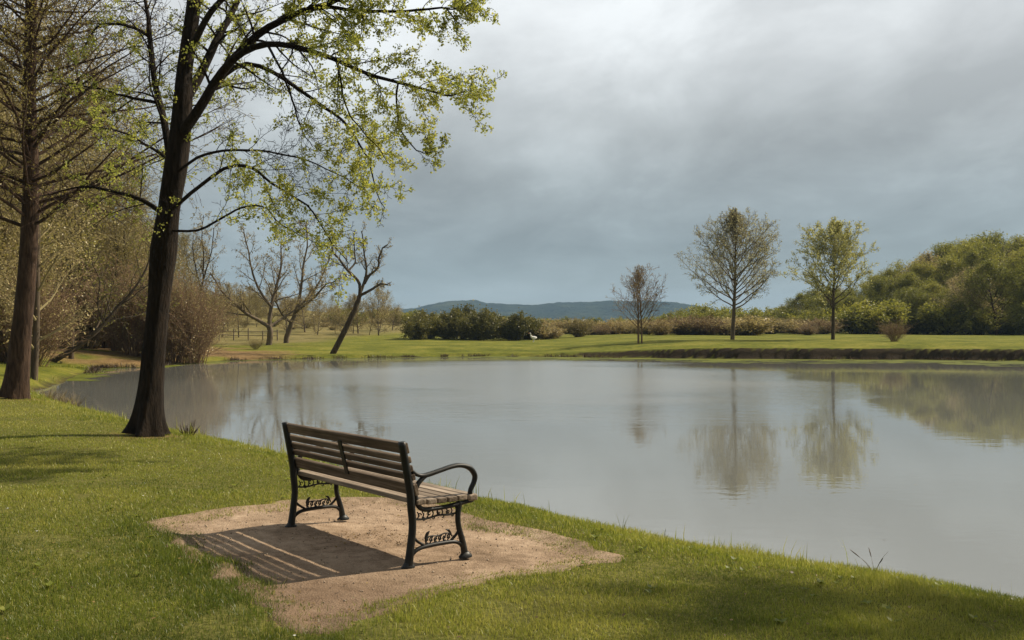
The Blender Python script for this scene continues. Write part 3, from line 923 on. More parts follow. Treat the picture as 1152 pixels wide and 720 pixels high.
def build_bench():
    bx, by = -0.705 - 0.634 * 0.866, 6.63 + 0.773 * 0.866
    zb = gz(bx, by) - 0.026
    root = empty('park_bench', (bx, by, zb), math.atan2(-0.773, 0.634),
                 'weathered wooden slat bench with dark cast iron ends facing the lake', 'bench')
    # seat slats
    bm = bmesh.new()
    rr = random.Random(3)
    v = 0.057
    for i in range(6):
        wd = 0.0755
        z0 = 0.405 + (0.010, 0.004, 0.001, 0.0, 0.002, 0.0)[i]
        if i == 5:
            add_box(bm, -0.895, 0.895, v, v + 0.080, 0.392, 0.440, 0.016, 3)
        else:
            add_box(bm, -0.892 + rr.uniform(-.004, .004), 0.892 + rr.uniform(-.004, .004), v, v + wd, z0, z0 + 0.036, 0.007, 2)
        v += wd + 0.0125
    seat = obj('seat', bm_mesh('seat', bm), M['wood_seat'], root)
    for p in seat.data.polygons: p.use_smooth = False
    # backrest: five slats in front of the leaning posts
    bm = bmesh.new()
    def lean(w): return 0.060 - (w - 0.44) * 0.265      # front face line of the post
    for w0, w1 in ((0.770, 0.846), (0.705, 0.751), (0.645, 0.689), (0.587, 0.629), (0.480, 0.562)):
        vv = lean((w0 + w1) / 2) - 0.004
        add_box(bm, -0.890 + rr.uniform(-.004, .004), 0.890 + rr.uniform(-.004, .004), vv, vv + 0.034, w0, w1, 0.008, 2,
                Matrix.Rotation(0.26, 3, 'X'), Vector((0, vv + 0.017, (w0 + w1) / 2)))
    back = obj('backrest', bm_mesh('backrest', bm), M['wood'], root)
    bm = bmesh.new()
    add_box(bm, -0.026, 0.026, lean(0.64) - 0.014, lean(0.64) - 0.0045, 0.525, 0.790, 0.003, 2, Matrix.Rotation(0.26, 3, 'X'), Vector((0, lean(0.64) - 0.01, 0.64)))
    obj('brace', bm_mesh('brace', bm), M['iron'], back)
    # cast iron ends
    for sx in (-1, 1):
        u = sx * 0.866
        bm = bmesh.new()
        pth, wid = spline([(0.004, 0.012), (0.016, 0.10), (0.036, 0.27), (0.026, 0.40), (0.018, 0.50), (-0.012, 0.66), (-0.052, 0.852)],
                          [0.060, 0.050, 0.046, 0.050, 0.052, 0.050, 0.044], 30)
        strap(bm, pth, wid, [0.056] * 30, u)
        pth, wid = spline([(0.478, 0.012), (0.462, 0.10), (0.425, 0.22), (0.418, 0.30), (0.432, 0.40)], [0.052, 0.042, 0.036, 0.036, 0.046], 20)
        strap(bm, pth, wid, 0.038, u)
        # S-curved bracket under the seat and the seat rail
        pth, wid = spline([(0.040, 0.56), (0.052, 0.50), (0.072, 0.43), (0.112, 0.382), (0.20, 0.372), (0.33, 0.374), (0.44, 0.384), (0.545, 0.392)],
                          [0.03, 0.034, 0.034, 0.032, 0.028, 0.028, 0.030, 0.022], 32)
        strap(bm, pth, wid, 0.036, u)
        frame = obj('side_frame', bm_mesh('side_frame', bm), M['iron'], root)
        # feet
        for fv, hw in ((0.0, 0.052), (0.484, 0.056)):
            bm = bmesh.new()
            rings = []
            for zq, sc in ((-0.006, 1.0), (0.007, 1.0), (0.014, 0.8), (0.034, 0.5)):
                rings.append([bm.verts.new((u + 0.032 * (0.5 + 0.5 * sc) * math.cos(a), fv + hw * sc * math.sin(a), zq)) for a in np.arange(14) * 2 * math.pi / 14])
            for a, b in zip(rings[:-1], rings[1:]):
                for j in range(14): bm.faces.new((a[j], a[(j + 1) % 14], b[(j + 1) % 14], b[j]))
            bm.faces.new(rings[-1])
            obj('foot', bm_mesh('foot', bm), M['iron'], frame)
        # armrest
        bm = bmesh.new()
        pth, wid = spline([(0.028, 0.650), (0.055, 0.630), (0.095, 0.613), (0.15, 0.610), (0.26, 0.630), (0.36, 0.649), (0.44, 0.651), (0.52, 0.626), (0.566, 0.572),
                           (0.560, 0.522), (0.530, 0.470), (0.524, 0.425)], [0.030, 0.026, 0.026, 0.032, 0.030, 0.030, 0.032, 0.036, 0.036, 0.034, 0.032, 0.036], 48)
        th = list(np.interp(np.linspace(0, 1, 48), [0, 0.2, 0.5, 0.8, 1], [0.03, 0.034, 0.046, 0.042, 0.034]))
        strap(bm, pth, wid, th, u)
        pth, wid = spline([(0.165, 0.612), (0.125, 0.595), (0.085, 0.562), (0.058, 0.520)], [0.020, 0.030, 0.032, 0.034], 14)
        strap(bm, pth, wid, 0.032, u)
        obj('armrest', bm_mesh('armrest', bm), M['iron'], frame)
        # arched stretcher and its cast vine scrollwork
        bm = bmesh.new()
        pth, wid = spline([(0.012, 0.045), (0.038, 0.085), (0.085, 0.112), (0.16, 0.122), (0.28, 0.124), (0.38, 0.120), (0.44, 0.096), (0.468, 0.055)],
                          [0.030, 0.026, 0.026, 0.028, 0.028, 0.026, 0.026, 0.030], 30)
        strap(bm, pth, wid, 0.032, u)
        for pp in ([(0.036, 0.205), (0.075, 0.165), (0.13, 0.130)], [(0.428, 0.20), (0.40, 0.165), (0.355, 0.130)]):
            pth, wid = spline(pp, [0.018] * 3, 8); strap(bm, pth, wid, 0.020, u)
        obj('stretcher', bm_mesh('stretcher', bm), M['iron'], frame)
        bm = bmesh.new()
        # upright stems joined by a wavy vine, leaf at each end
        for i in range(6):
            cx = 0.155 + i * 0.037
            scroll(bm, cx, 0.160, 0.019, 0.9, -1.2 + (i % 2) * 2.4, u, 0.009, 1 if i % 2 else -1)
            pth, wid = spline([(cx - 0.012, 0.136), (cx - 0.002, 0.158), (cx + 0.016, 0.188)], [0.008] * 3, 7); strap(bm, pth, wid, 0.010, u)
        pth, wid = spline([(0.135, 0.178), (0.19, 0.186), (0.25, 0.180), (0.31, 0.190), (0.36, 0.180)], [0.009] * 5, 18); strap(bm, pth, wid, 0.011, u)
        for pp, ww in (([(0.150, 0.150), (0.146, 0.180), (0.158, 0.205), (0.176, 0.222)], [0.008, 0.022, 0.026, 0.003]),
                       ([(0.365, 0.160), (0.350, 0.190), (0.336, 0.206), (0.312, 0.216)], [0.008, 0.014, 0.018, 0.003])):
            pth, wid = spline(pp, ww, 12); strap(bm, pth, wid, 0.010, u)
        # cast trellis below the seat
        pth, wid = spline([(0.045, 0.318), (0.14, 0.310), (0.25, 0.322), (0.33, 0.316), (0.415, 0.320)], [0.012, 0.014, 0.012, 0.014, 0.012], 20); strap(bm, pth, wid, 0.014, u)
        for i in range(9):
            cx = 0.075 + i * 0.040
            pth, wid = spline([(cx, 0.318), (cx + 0.012, 0.340), (cx, 0.364)], [0.008] * 3, 7); strap(bm, pth, wid, 0.010, u)
            if i % 2 == 0: scroll(bm, cx + 0.018, 0.340, 0.016, 0.8, 0.5 * i, u, 0.008)
            else: scroll(bm, cx + 0.012, 0.308, 0.014, 0.8, 2.0, u, 0.008, -1)
        obj('scrollwork', bm_mesh('scrollwork', bm), M['iron'], frame)
        for c in [frame] + list(frame.children):
            for p in c.data.polygons: p.use_smooth = True
    return root
build_bench()

# ------------------------------------------------------------------ foreground budding tree
def bark_trunk(name, pts, rad, sides, flare=0.0, ridges=0.06, seed=0, lobes=0):
    """trunk with fluted bark and root flare"""
    P, Rr = np.array(pts, float), np.array(rad, float); n = len(P)
    V, q = tubes([(P, Rr, 0)], lambda l: sides)
    V = V.reshape(n, sides, 3)
    a = np.arange(sides) * 2 * np.pi / sides
    s = np.concatenate([[0], np.cumsum(np.linalg.norm(np.diff(P, axis=0), axis=1))])
    A, Sg = np.meshgrid(a, s)
    cx, cy = np.cos(A), np.sin(A)
    k = 1 + ridges * 2 * (fbm(A * 4.5 + seed, Sg * 0.8, seed, 4)) + ridges * 2.2 * fbm(cx * 1.6 + 9, cy * 1.6 + Sg * 1.1, seed + 3, 3)
    fl = np.exp(-Sg / 0.28) * flare * (0.6 + 0.5 * np.cos(A * 5 + seed) + 0.3 * np.cos(A * 3 + 1.3 * seed)) + np.exp(-Sg / 0.9) * lobes * np.cos(A * 2 + 0.4)
    V = P[:, None] + (V - P[:, None]) * (k + fl)[:, :, None]
    return mesh_np(name, V.reshape(-1, 3), q, np.full(len(q), 4))

def dirs_of(P):
    T = np.gradient(np.array(P), axis=0); T /= np.linalg.norm(T, axis=1)[:, None]
    return [tuple(t) for t in T]

def build_front_tree():
    Y0 = 14.8
    base = P3(166, 489, Y0); zb = gz(base[0], base[1]) - 0.03
    o = np.array((base[0], base[1], zb))
    loc = lambda p: tuple(np.array(P3(*p)) - o)
    px = Y0 / F
    trunk = [(166, 491, 14.8), (170, 440, 14.8), (174, 390, 14.8), (179, 335, 14.8), (184, 285, 14.8), (190, 240, 14.75), (198, 190, 14.7),
             (203, 150, 14.7), (206, 110, 14.7), (208, 80, 14.75), (214, 40, 14.8), (219, 0, 14.85), (226, -60, 14.9), (224, -130, 15.0), (232, -200, 15.0), (236, -260, 15)]
    tr = np.array([15.5, 13.2, 11.8, 12.0, 14.6, 12.0, 12.6, 11.4, 10.2, 8.6, 8.2, 7.6, 6.5, 5.0, 3.2, 1.0]) * px
    TP, TR = resample([loc(p) for p in trunk], tr, 90)
    tr_mesh = bark_trunk('front_trunk', TP, TR, 36, 0.62, 0.075, 3)
    lv = [dict(seg=12, wig=.05, trop=0, n=12, f0=.3, ang=50, angv=15, lr=.5, rr=.5),
          dict(seg=10, wig=.07, trop=.02, n=13, f0=.18, ang=50, angv=20, lr=.36, rr=.36),
          dict(seg=7, wig=.13, trop=-.015, n=8, f0=.12, ang=45, angv=20, lr=.45, rr=.55),
          dict(seg=5, wig=.17, trop=-.01, n=4, f0=.2, ang=45, angv=20, lr=.5, rr=.6),
          dict(seg=3, wig=.2, trop=0.02, n=0, f0=.2, ang=45, angv=20, lr=.4, rr=.6)]
    g = Grow(11, lv, 0.0026)
    limbs = [  # (points in photo columns/rows/metres, radius px start, end, children, f0)
        ([(206, 150, 14.6), (222, 128, 14.45), (250, 84, 14.2), (290, 42, 13.9), (330, 20, 13.7), (372, 6, 13.5), (430, -22, 13.3), (500, -45, 13.2)], 7.6, 1.8, 24, .2),
        ([(207, 118, 14.7), (222, 92, 14.9), (245, 46, 15.2), (266, 8, 15.5), (285, -50, 15.8), (300, -120, 16.2)], 8, 2.0, 18, .3),
        ([(194, 205, 14.75), (187, 150, 14.9), (174, 95, 15.2), (168, 40, 15.4), (160, -10, 15.6), (150, -90, 15.9)], 6, 1.8, 19, .2),
        ([(243, 96, 14.25), (262, 70, 14.0), (290, 55, 13.7), (318, 53, 13.5), (354, 63, 13.3), (380, 72, 13.2), (413, 85, 13.1), (453, 97, 13.0), (487, 106, 12.9), (510, 110, 12.85), (528, 106, 12.8)], 5.0, 0.7, 21, .25),
        ([(336, 18, 13.7), (366, 11, 13.6), (400, 15, 13.6), (450, 16, 13.6), (490, 13, 13.5), (510, 13, 13.5), (530, 6, 13.5)], 3.0, 0.7, 18, .1),
        ([(226, 122, 14.4), (254, 86, 14.5), (280, 75, 14.5), (310, 86, 14.4), (338, 105, 14.3), (370, 128, 14.2), (391, 144, 14.1), (404, 165, 14.1), (413, 182, 14.05), (423, 215, 14.0), (431, 237, 14.0)], 3.8, 0.6, 14, .2),
        ([(200, 196, 14.6), (222, 180, 14.3), (250, 172, 14.0), (280, 171, 13.8), (312, 176, 13.7), (347, 184, 13.6), (375, 196, 13.6), (402, 213, 13.5)], 2.2, 0.6, 15, .2),
        ([(192, 240, 14.6), (222, 214, 14.2), (255, 192, 13.8), (282, 191, 13.5), (302, 206, 13.3), (328, 224, 13.1), (352, 240, 13.0), (372, 270, 13.0), (392, 300, 12.9)], 2.8, 0.6, 12, .2),
        ([(191, 262, 14.7), (222, 262, 14.5), (250, 249, 14.3), (274, 236, 14.1), (296, 234, 14.0), (312, 250, 13.9), (336, 268, 13.8), (366, 283, 13.7)], 1.9, 0.6, 9, .2),
        ([(448, 95, 13.0), (446, 118, 12.95), (452, 150, 12.9), (467, 172, 12.85), (484, 175, 12.8), (500, 173, 12.8)], 1.3, 0.5, 8, .1),
        ([(502, 13, 13.5), (510, 22, 13.45), (514, 40, 13.4), (526, 52, 13.4)], 1.0, 0.5, 5, .2),
        ([(380, 72, 13.2), (384, 100, 13.3), (392, 130, 13.3), (408, 150, 13.3), (425, 170, 13.3), (440, 190, 13.3)], 1.3, 0.5, 8, .1),
        ([(300, 52, 13.6), (318, 85, 13.2), (330, 120, 12.9), (340, 150, 12.7), (352, 170, 12.5)], 1.8, 0.5, 8, .1),
        ([(188, 248, 14.8), (170, 234, 14.9), (144, 222, 15.0), (112, 214, 15.2), (78, 215, 15.3), (44, 224, 15.5)], 4.0, 0.8, 10, .2),
        ([(196, 200, 14.8), (184, 178, 15.2), (160, 163, 15.6), (132, 150, 16.0), (95, 146, 16.5)], 3.2, 0.7, 10, .2),
        ([(176, 118, 15.1), (150, 113, 15.0), (130, 108, 14.9), (100, 100, 14.7), (60, 98, 14.5)], 2.6, 0.7, 9, .2),
        ([(168, 44, 15.4), (150, 34, 15.2), (120, 30, 15.0), (102, 44, 14.8), (90, 66, 14.7)], 2.6, 0.7, 8, .2),
        ([(214, 60, 14.8), (235, 20, 13.8), (262, -10, 13.0), (300, -40, 12.2), (350, -60, 11.8)], 5, 1.2, 12, .25),
        ([(222, -20, 14.9), (200, -70, 14.2), (170, -120, 13.6), (150, -190, 13.0)], 5, 1.2, 10, .25),
        ([(226, -60, 14.9), (262, -120, 15.6), (310, -170, 16.4), (340, -220, 17)], 5, 1.2, 10, .25),
        ([(225, -90, 14.9), (250, -140, 14.0), (300, -190, 13.2), (360, -220, 12.6)], 4.5, 1.2, 10, .25),
    ]
    for pts, r0, r1, nc, f0 in limbs:
        n = 22
        rr = np.linspace(r0 * .82, r1 * .6, len(pts)) * px
        LP, LR = resample([loc(p) for p in pts], rr, n)
        LP = LP + np.stack([fbm(np.arange(n) * .5 + r0 * 7, np.full(n, i * 9.1 + pts[-1][0]), 5 + i, 3) * 0.10 for i in range(3)], 1) * np.linspace(0.0, 1, n)[:, None] ** 0.7
        g.br.append(([tuple(p) for p in LP], list(LR), 1))
        L = np.linalg.norm(np.diff(LP, axis=0), axis=1).sum()
        g.spawn([tuple(p) for p in LP], list(LR), dirs_of(LP), min(L, 3.0), 1, nc * 1.25, f0)
    # epicormic sprouts on the trunk
    g.spawn([tuple(p) for p in TP[25:62]], [0.02] * 37, dirs_of(TP[25:62]), 2.2, 1, 12, 0.0)
    root = empty('budding_tree', tuple(o), 0, 'large dark trunked tree with fresh yellow green leaves on spreading branches behind the bench', 'tree')
    obj('trunk', tr_mesh, M['bark_dark'], root)
    obj('branches', tube_mesh('front_branches', [b for b in g.br], lambda l: 9 if l == 1 else (5 if l == 2 else 3)), M['bark_dark'], root)
    # leaves: loose rosettes along the outer twigs
    c1 = g.twig_points(13500, 3, 0.010)
    xpx = HX + (c1[:, 0] + o[0]) / (c1[:, 1] + o[1]) * F
    keep = rng.random(len(c1)) < 0.5 + 0.5 * sstep(200, 340, xpx)
    ypx = HY - (c1[:, 2] + o[2] - EYE) / (c1[:, 1] + o[1]) * F
    keep &= rng.random(len(c1)) < 1 - 0.3 * sstep(180, 280, ypx)
    keep &= fbm(c1[:, 0] * 1.3 + 3, c1[:, 2] * 1.3 + c1[:, 1], 88, 3) > -0.10
    c1 = c1[keep]
    k = 7
    C = np.repeat(c1, k, 0) + rng.normal(0, 0.026, (len(c1) * k, 3))
    tint = np.clip(np.repeat(rng.normal(0.45, 0.18, len(c1)), k) + rng.normal(0, 0.12, len(C)), 0, 1)
    obj('leaves', leaves_mesh('front_leaves', C, 0.034, 0.1, 0.40, tint), M['leaf_fresh'], root)
build_front_tree()

# ------------------------------------------------------------------ tall reddish trunk at the left with layered fine branches
def build_left_tree():
    Y0 = 22.3
    b = P3(17, 448, Y0); zb = gz(b[0], b[1]) - 0.03
    o = np.array((b[0], b[1], zb)); px = Y0 / F
    loc = lambda p: tuple(np.array(P3(*p)) - o)
    trunk = [(17, 449, Y0), (21, 410, Y0), (26, 360, Y0), (31, 300, Y0), (34, 240, Y0), (35, 180, Y0), (33, 120, Y0), (34, 60, Y0), (35, 0, Y0), (35, -90, Y0), (36, -200, Y0), (36, -300, Y0)]
    TP, TR = resample([loc(p) for p in trunk], np.array([14.0, 11.8, 10.2, 9.6, 9.0, 8.0, 7.2, 6.6, 6.0, 4.8, 3.0, 0.8]) * px, 80)
    lv = [dict(seg=12, wig=.05, trop=0, n=112, f0=.33, ang=80, ang1=60, angv=16, lr=.5, rr=.32, prof=lambda t: 6.2 * (1.12 - t) ** 0.8),
          dict(seg=10, wig=.06, trop=.012, n=14, f0=.10, ang=58, angv=18, lr=.40, rr=.42, flat=.3, tip=.12),
          dict(seg=6, wig=.12, trop=-.012, n=6, f0=.1, ang=48, angv=20, lr=.46, rr=.6, flat=.2),
          dict(seg=3, wig=.16, trop=0.0, n=0, f0=.2, ang=45, angv=20, lr=.45, rr=.6)]
    g = Grow(23, lv, 0.0042)
    g.spawn([tuple(p) for p in TP], list(TR * 0.75), dirs_of(TP), 12, 0)
    root = empty('larch_tree', tuple(o), 0, 'tall tree with reddish bark and layered fine twiggy branches at the lawn edge', 'tree')
    obj('trunk', bark_trunk('larch_trunk', TP, TR, 26, 0.25, 0.06, 8, 0.10), M['bark_red'], root)
    obj('branches', tube_mesh('larch_branches', g.br, lambda l: 6 if l == 1 else 3), M['bark_red'], root)
    c = g.twig_points(46000, 2, 0.03)
    keep = fbm(c[:, 0] * 0.8, c[:, 2] * 0.9 + c[:, 1], 66, 3) > -0.06
    obj('needles', leaves_mesh('larch_needles', c[keep], 0.060, 0.0, 0.22), M['leaf_larch'], root)
build_left_tree()

# ------------------------------------------------------------------ tree kinds
def ell(W, c=0.42):
    return lambda t: W * math.sqrt(max(0.03, 1 - ((t - c) / (1.02 - c if t > c else c + 0.35)) ** 2))

def env(H, W, zc, b, a0, a1, k=0.85):
    def f(t):
        z0 = (t - zc) * H; B = b * H
        a = R((a0 * (1 - t) + a1 * t) * k); sx, sz = math.sin(a) / W, math.cos(a) / B
        p = z0 / B; A_ = sx * sx + sz * sz; Bq = p * sz; C_ = p * p - 1
        dsc = Bq * Bq - A_ * C_
        if dsc <= 0: return 0.12 * W
        return max(0.12 * W, (-Bq + math.sqrt(dsc)) / A_)
    return f

def grow_leader(seed, H, r, W, f0, n1, n2, n3, a0=62, a1=22, rmin=0.008, c=0.58, wig=.035, trop1=.05, b=0.43):
    lv = [dict(seg=14, wig=wig, trop=.03, n=n1, f0=f0, ang=a0, ang1=a1, angv=8, lr=.5, rr=.46, prof=env(H, W, c, b, a0, a1), tip=.08),
          dict(seg=8, wig=.09, trop=trop1, n=n2, f0=.28, ang=42, angv=14, lr=.42, rr=.55, tip=.15),
          dict(seg=5, wig=.12, trop=.03, n=n3, f0=.12, ang=40, angv=15, lr=.48, rr=.6),
          dict(seg=3, wig=.14, trop=.02, n=0, f0=.1, ang=40, angv=15, lr=.5, rr=.6)]
    g = Grow(seed, lv, rmin)
    g.branch((0, 0, -0.1), (0, 0, 1), H, r, 0)
    return g

def grow_shrub(seed, H, stems, spread, n1, n2, rmin=0.008, r=0.03):
    lv = [dict(seg=7, wig=.09, trop=.03, n=n1, f0=.12, ang=36, angv=16, lr=.5, rr=.6, tip=.2),
          dict(seg=5, wig=.12, trop=.03, n=n2, f0=.1, ang=38, angv=16, lr=.5, rr=.6),
          dict(seg=3, wig=.14, trop=.02, n=0, f0=.1, ang=40, angv=15, lr=.5, rr=.6)]
    g = Grow(seed, lv, rmin); U = g.r.uniform
    for i in range(stems):
        a = U(0, 6.28); s = U(0.05, 1) * spread; b = U(0, 0.12) * H
        d = Vector((math.cos(a) * s, math.sin(a) * s, 1)).normalized()
        g.branch((math.cos(a) * b, math.sin(a) * b, -0.08), tuple(d), H * U(0.6, 1.05), r * U(.6, 1.1), 0)
    return g

# --- three specimen trees on the far bank
def specimen(name, px, Y, H, W, f0, seed, r, leafn, leafs, leafm, n1, n2, n3, label, bark, a0, a1, double=False, tilt=0, c=0.60, b=0.41):
    g = grow_leader(seed, H, r, W, f0, n1, n2, n3, a0, a1, 0.0075, c, .02, .035, b)
    m1, m2 = tree_meshes(name, g, 10)
    lm = leaves_mesh(name + '_leaves', g.twig_points(leafn, 2, 0.07), leafs, 0.2, 0.42) if leafn else None
    e = place_tree(name, (m1, m2, lm), (bark, bark, leafm), at(px, Y), 0.4 * seed, 1, label, None, parts=('trunk', 'branches', 'leaves' if leafs > 0.1 else 'buds'))
    if double:
        g = grow_leader(seed + 1, H * .92, r * .85, W * .9, f0, n1, n2, n3, a0, a1, 0.0075, c, .02, .035, b)
        for pn, me in zip(('trunk', 'branches'), tree_meshes(name + '_twin', g, 10)):
            obj(pn, me, bark, e).location = (0.22, 0.12, 0)
specimen('oval_tree', 824, 74, 9.6, 3.6, .25, 5, .17, 17000, .085, M['leaf_haze'], 66, 11, 7,
         'tall bare oval crowned tree with tan buds on the far bank', M['bark_tan'], 78, 16)
specimen('young_leafy_tree', 937, 74, 8.8, 3.2, .27, 9, .15, 17000, .10, M['leaf_pale'], 48, 9, 6,
         'round crowned tree with pale yellow green leaves on the far bank', M['bark_far'], 76, 18)
specimen('small_bare_tree', 718, 70, 5.5, 1.9, .18, 14, .08, 2500, .05, M['leaf_tan'], 32, 7, 5,
         'small bare brown tree with twin stems on the far bank', M['twig_red'], 52, 16, True)

# --- hand-laid leaning tree and forked bare trees
def laid_tree(name, base_px, Y, limbs, label, bark, leafm=None, leafn=0, leafs=.08, group=None, seed=1, tw=(8, 5, 4), lr=.45, rmin=.009):
    X, Yy, zb = at(base_px[0], Y)
    zb -= 0.05; o = np.array((X, Yy, zb)); px = Y / F
    lv = [dict(seg=8, wig=.05, trop=.02, n=tw[0], f0=.35, ang=45, angv=15, lr=lr, rr=.5, tip=.2),
          dict(seg=7, wig=.10, trop=.03, n=tw[1], f0=.15, ang=42, angv=15, lr=.5, rr=.55, tip=.2),
          dict(seg=5, wig=.13, trop=.03, n=tw[2], f0=.12, ang=40, angv=15, lr=.5, rr=.6),
          dict(seg=3, wig=.15, trop=.02, n=0, f0=.1, ang=40, angv=15, lr=.5, rr=.6)]
    g = Grow(seed, lv, rmin)
    y0 = base_px[1]
    for k, (pts, r0, r1, nc, f0) in enumerate(limbs):
        # third number: metres of depth away from the root
        q = [((x - base_px[0]) * px, dy, (y0 - y) * px) for x, y, dy in pts]
        n = 18
        LP, LR = resample(q, np.linspace(r0, r1, len(q)) * px, n)
        LP = LP + np.stack([fbm(np.arange(n) * .6 + 5 * k, np.full(n, k * 3.3 + seed), 7 + i, 3) * 0.22 for i in range(3)], 1) * np.linspace(0.05, 1, n)[:, None]
        g.br.append(([tuple(p) for p in LP], list(LR), 0))
        L = np.linalg.norm(np.diff(LP, axis=0), axis=1).sum()
        g.spawn([tuple(p) for p in LP], list(LR), dirs_of(LP), L, 0, nc, f0)
    m1, m2 = tree_meshes(name, g, 10)
    lm = leaves_mesh(name + '_buds', g.twig_points(leafn, 1, 0.08), leafs, 0.2, 0.4) if leafn else None
    return place_tree(name, (m1, m2, lm), (bark, bark, leafm), tuple(o), 0, 1, label, group, parts=('trunk', 'branches', 'buds'))

laid_tree('leaning_tree', (374, 394), 63.5, [
    ([(374, 394, 0), (385, 373, 0), (396, 350, .1), (402, 334, .2), (405, 326, .2)], 3.4, 2.4, 0, .5),
    ([(404, 328, .2), (404, 313, 0), (393, 300, -.4), (383, 287, -.7), (376, 276, -.8), (380, 258, -.8)], 2.0, .6, 9, .3),
    ([(393, 300, -.4), (399, 290, .2), (397, 276, .5), (396, 256, .7)], 1.2, .5, 6, .2),
    ([(404, 326, .2), (409, 312, .4), (411, 297, .6), (407, 278, .8), (405, 254, .9)], 1.9, .6, 8, .3),
    ([(409, 314, .4), (414, 306, .3), (425, 296, .0), (427, 283, -.2), (436, 270, -.4)], 1.7, .7, 9, .3),
    ([(405, 327, .2), (412, 324, .1), (421, 319, 0), (428, 315, -.2), (436, 315, -.3)], 1.9, .9, 7, .5),
], 'bare tree leaning right over the far bank with forked upper limbs', M['bark_moss'], M['leaf_tan'], 1600, .08, seed=4, tw=(9, 7, 4), lr=.36, rmin=.007)

laid_tree('forked_bare_tree', (302, 389), 74, [
    ([(302, 389, 0), (304, 378, 0), (304, 370, 0), (302, 366, 0)], 3.4, 2.8, 0, .5),
    ([(302, 367, 0), (292, 360, -.5), (280, 352, -1), (268, 340, -1.4), (255, 325, -1.8), (246, 308, -2)], 2.4, .6, 13, .25),
    ([(303, 368, 0), (303, 352, .3), (305, 336, .6), (309, 318, .8), (313, 296, 1), (312, 270, 1.2)], 2.6, .6, 13, .25),
    ([(303, 368, 0), (312, 360, .8), (322, 352, 1.4), (334, 340, 2), (345, 322, 2.5)], 1.8, .5, 11, .25),
    ([(304, 345, .4), (292, 328, .2), (284, 306, 0), (280, 280, -.3), (276, 258, -.5)], 1.6, .5, 11, .2),
], 'bare tree with a wide fan of limbs low to the left, on the far lawn', M['bark_tan'], M['leaf_tan'], 2600, .10, seed=6, tw=(9, 6, 4))
laid_tree('spreading_bare_tree', (322, 385), 80, [
    ([(322, 385, 0), (323, 376, 0), (328, 362, 0), (333, 348, 0)], 3.2, 2.2, 0, .5),
    ([(333, 349, 0), (336, 336, .2), (338, 318, .4), (340, 296, .5), (344, 270, .6), (342, 250, .7)], 2.0, .5, 12, .25),
    ([(333, 349, 0), (344, 342, -.5), (358, 332, -1), (370, 320, -1.5), (384, 316, -2)], 1.7, .5, 11, .25),
    ([(335, 344, 0), (350, 328, .5), (360, 308, .9), (368, 288, 1.3)], 1.5, .5, 10, .2),
    ([(328, 362, 0), (318, 350, -.6), (314, 334, -1), (318, 310, -1.4)], 1.3, .5, 9, .2),
], 'bare tree with ascending limbs reaching right, beside the fan shaped bare tree', M['bark_tan'], M['leaf_tan'], 2600, .10, seed=8, tw=(9, 6, 4))
laid_tree('slanting_tree', (57, 398), 46, [
    ([(57, 398, 0), (78, 385, .2), (89, 377, .3), (109, 357, .5), (122, 338, .8), (140, 318, 1.0), (156, 285, 1.3), (162, 250, 1.4)], 3.4, .7, 14, .3),
    ([(112, 353, .5), (108, 335, .2), (112, 310, 0), (104, 280, -.2)], 1.6, .5, 9, .2),
], 'dark trunk slanting steeply right out of the left bank', M['bark_far'], M['leaf_olive'], 1500, .07, seed=10)
laid_tree('upright_bare_tree', (80, 391), 48, [
    ([(80, 391, 0), (81, 360, 0), (81, 330, 0), (80, 290, 0), (84, 240, .1), (82, 180, .2), (86, 110, .2), (84, 50, .3)], 3.0, .6, 30, .25),
], 'straight slim trunk rising behind the slanting trunk', M['bark_far'], M['leaf_olive'], 4500, .07, seed=12, lr=.22)
laid_tree('slim_bare_tree', (228, 388), 72, [
    ([(228, 388, 0), (228, 365, 0), (226, 340, 0), (227, 320, 0), (229, 300, 0)], 1.5, .7, 4, .5),
    ([(227, 325, 0), (220, 305, .3), (216, 285, .4), (214, 262, .6)], .9, .4, 8, .2),
    ([(227, 318, 0), (234, 300, -.3), (240, 280, -.4), (243, 255, -.5)], .9, .4, 8, .2),
    ([(229, 300, 0), (229, 280, 0), (226, 262, .2), (228, 240, .3)], .7, .4, 8, .1),
], 'slim young tree with a narrow twiggy crown by the post fence', M['bark_far'], M['leaf_tan'], 2500, .08, seed=13, tw=(6, 5, 3))

g_ = grow_leader(41, 11.5, .24, 3.7, .34, 46, 10, 6, 66, 20, 0.006, .66, .03, b=.36)  # unseen tree added off the right edge to shade the near lawn
m1_, m2_ = tree_meshes('added_shade_tree', g_, 12)
place_tree('added_shade_tree', (m1_, m2_, leaves_mesh('added_shade_leaves', g_.twig_points(28000, 2, .06), .07, .2, .42)), (M['bark_dark'], M['bark_dark'], M['leaf_fresh']),
           (9.6, 7.3, gz(9.6, 7.3) - .05), 0, 1, 'added unseen tree right of the view, its crown placed to shade the foreground lawn', parts=('trunk', 'branches', 'leaves'))

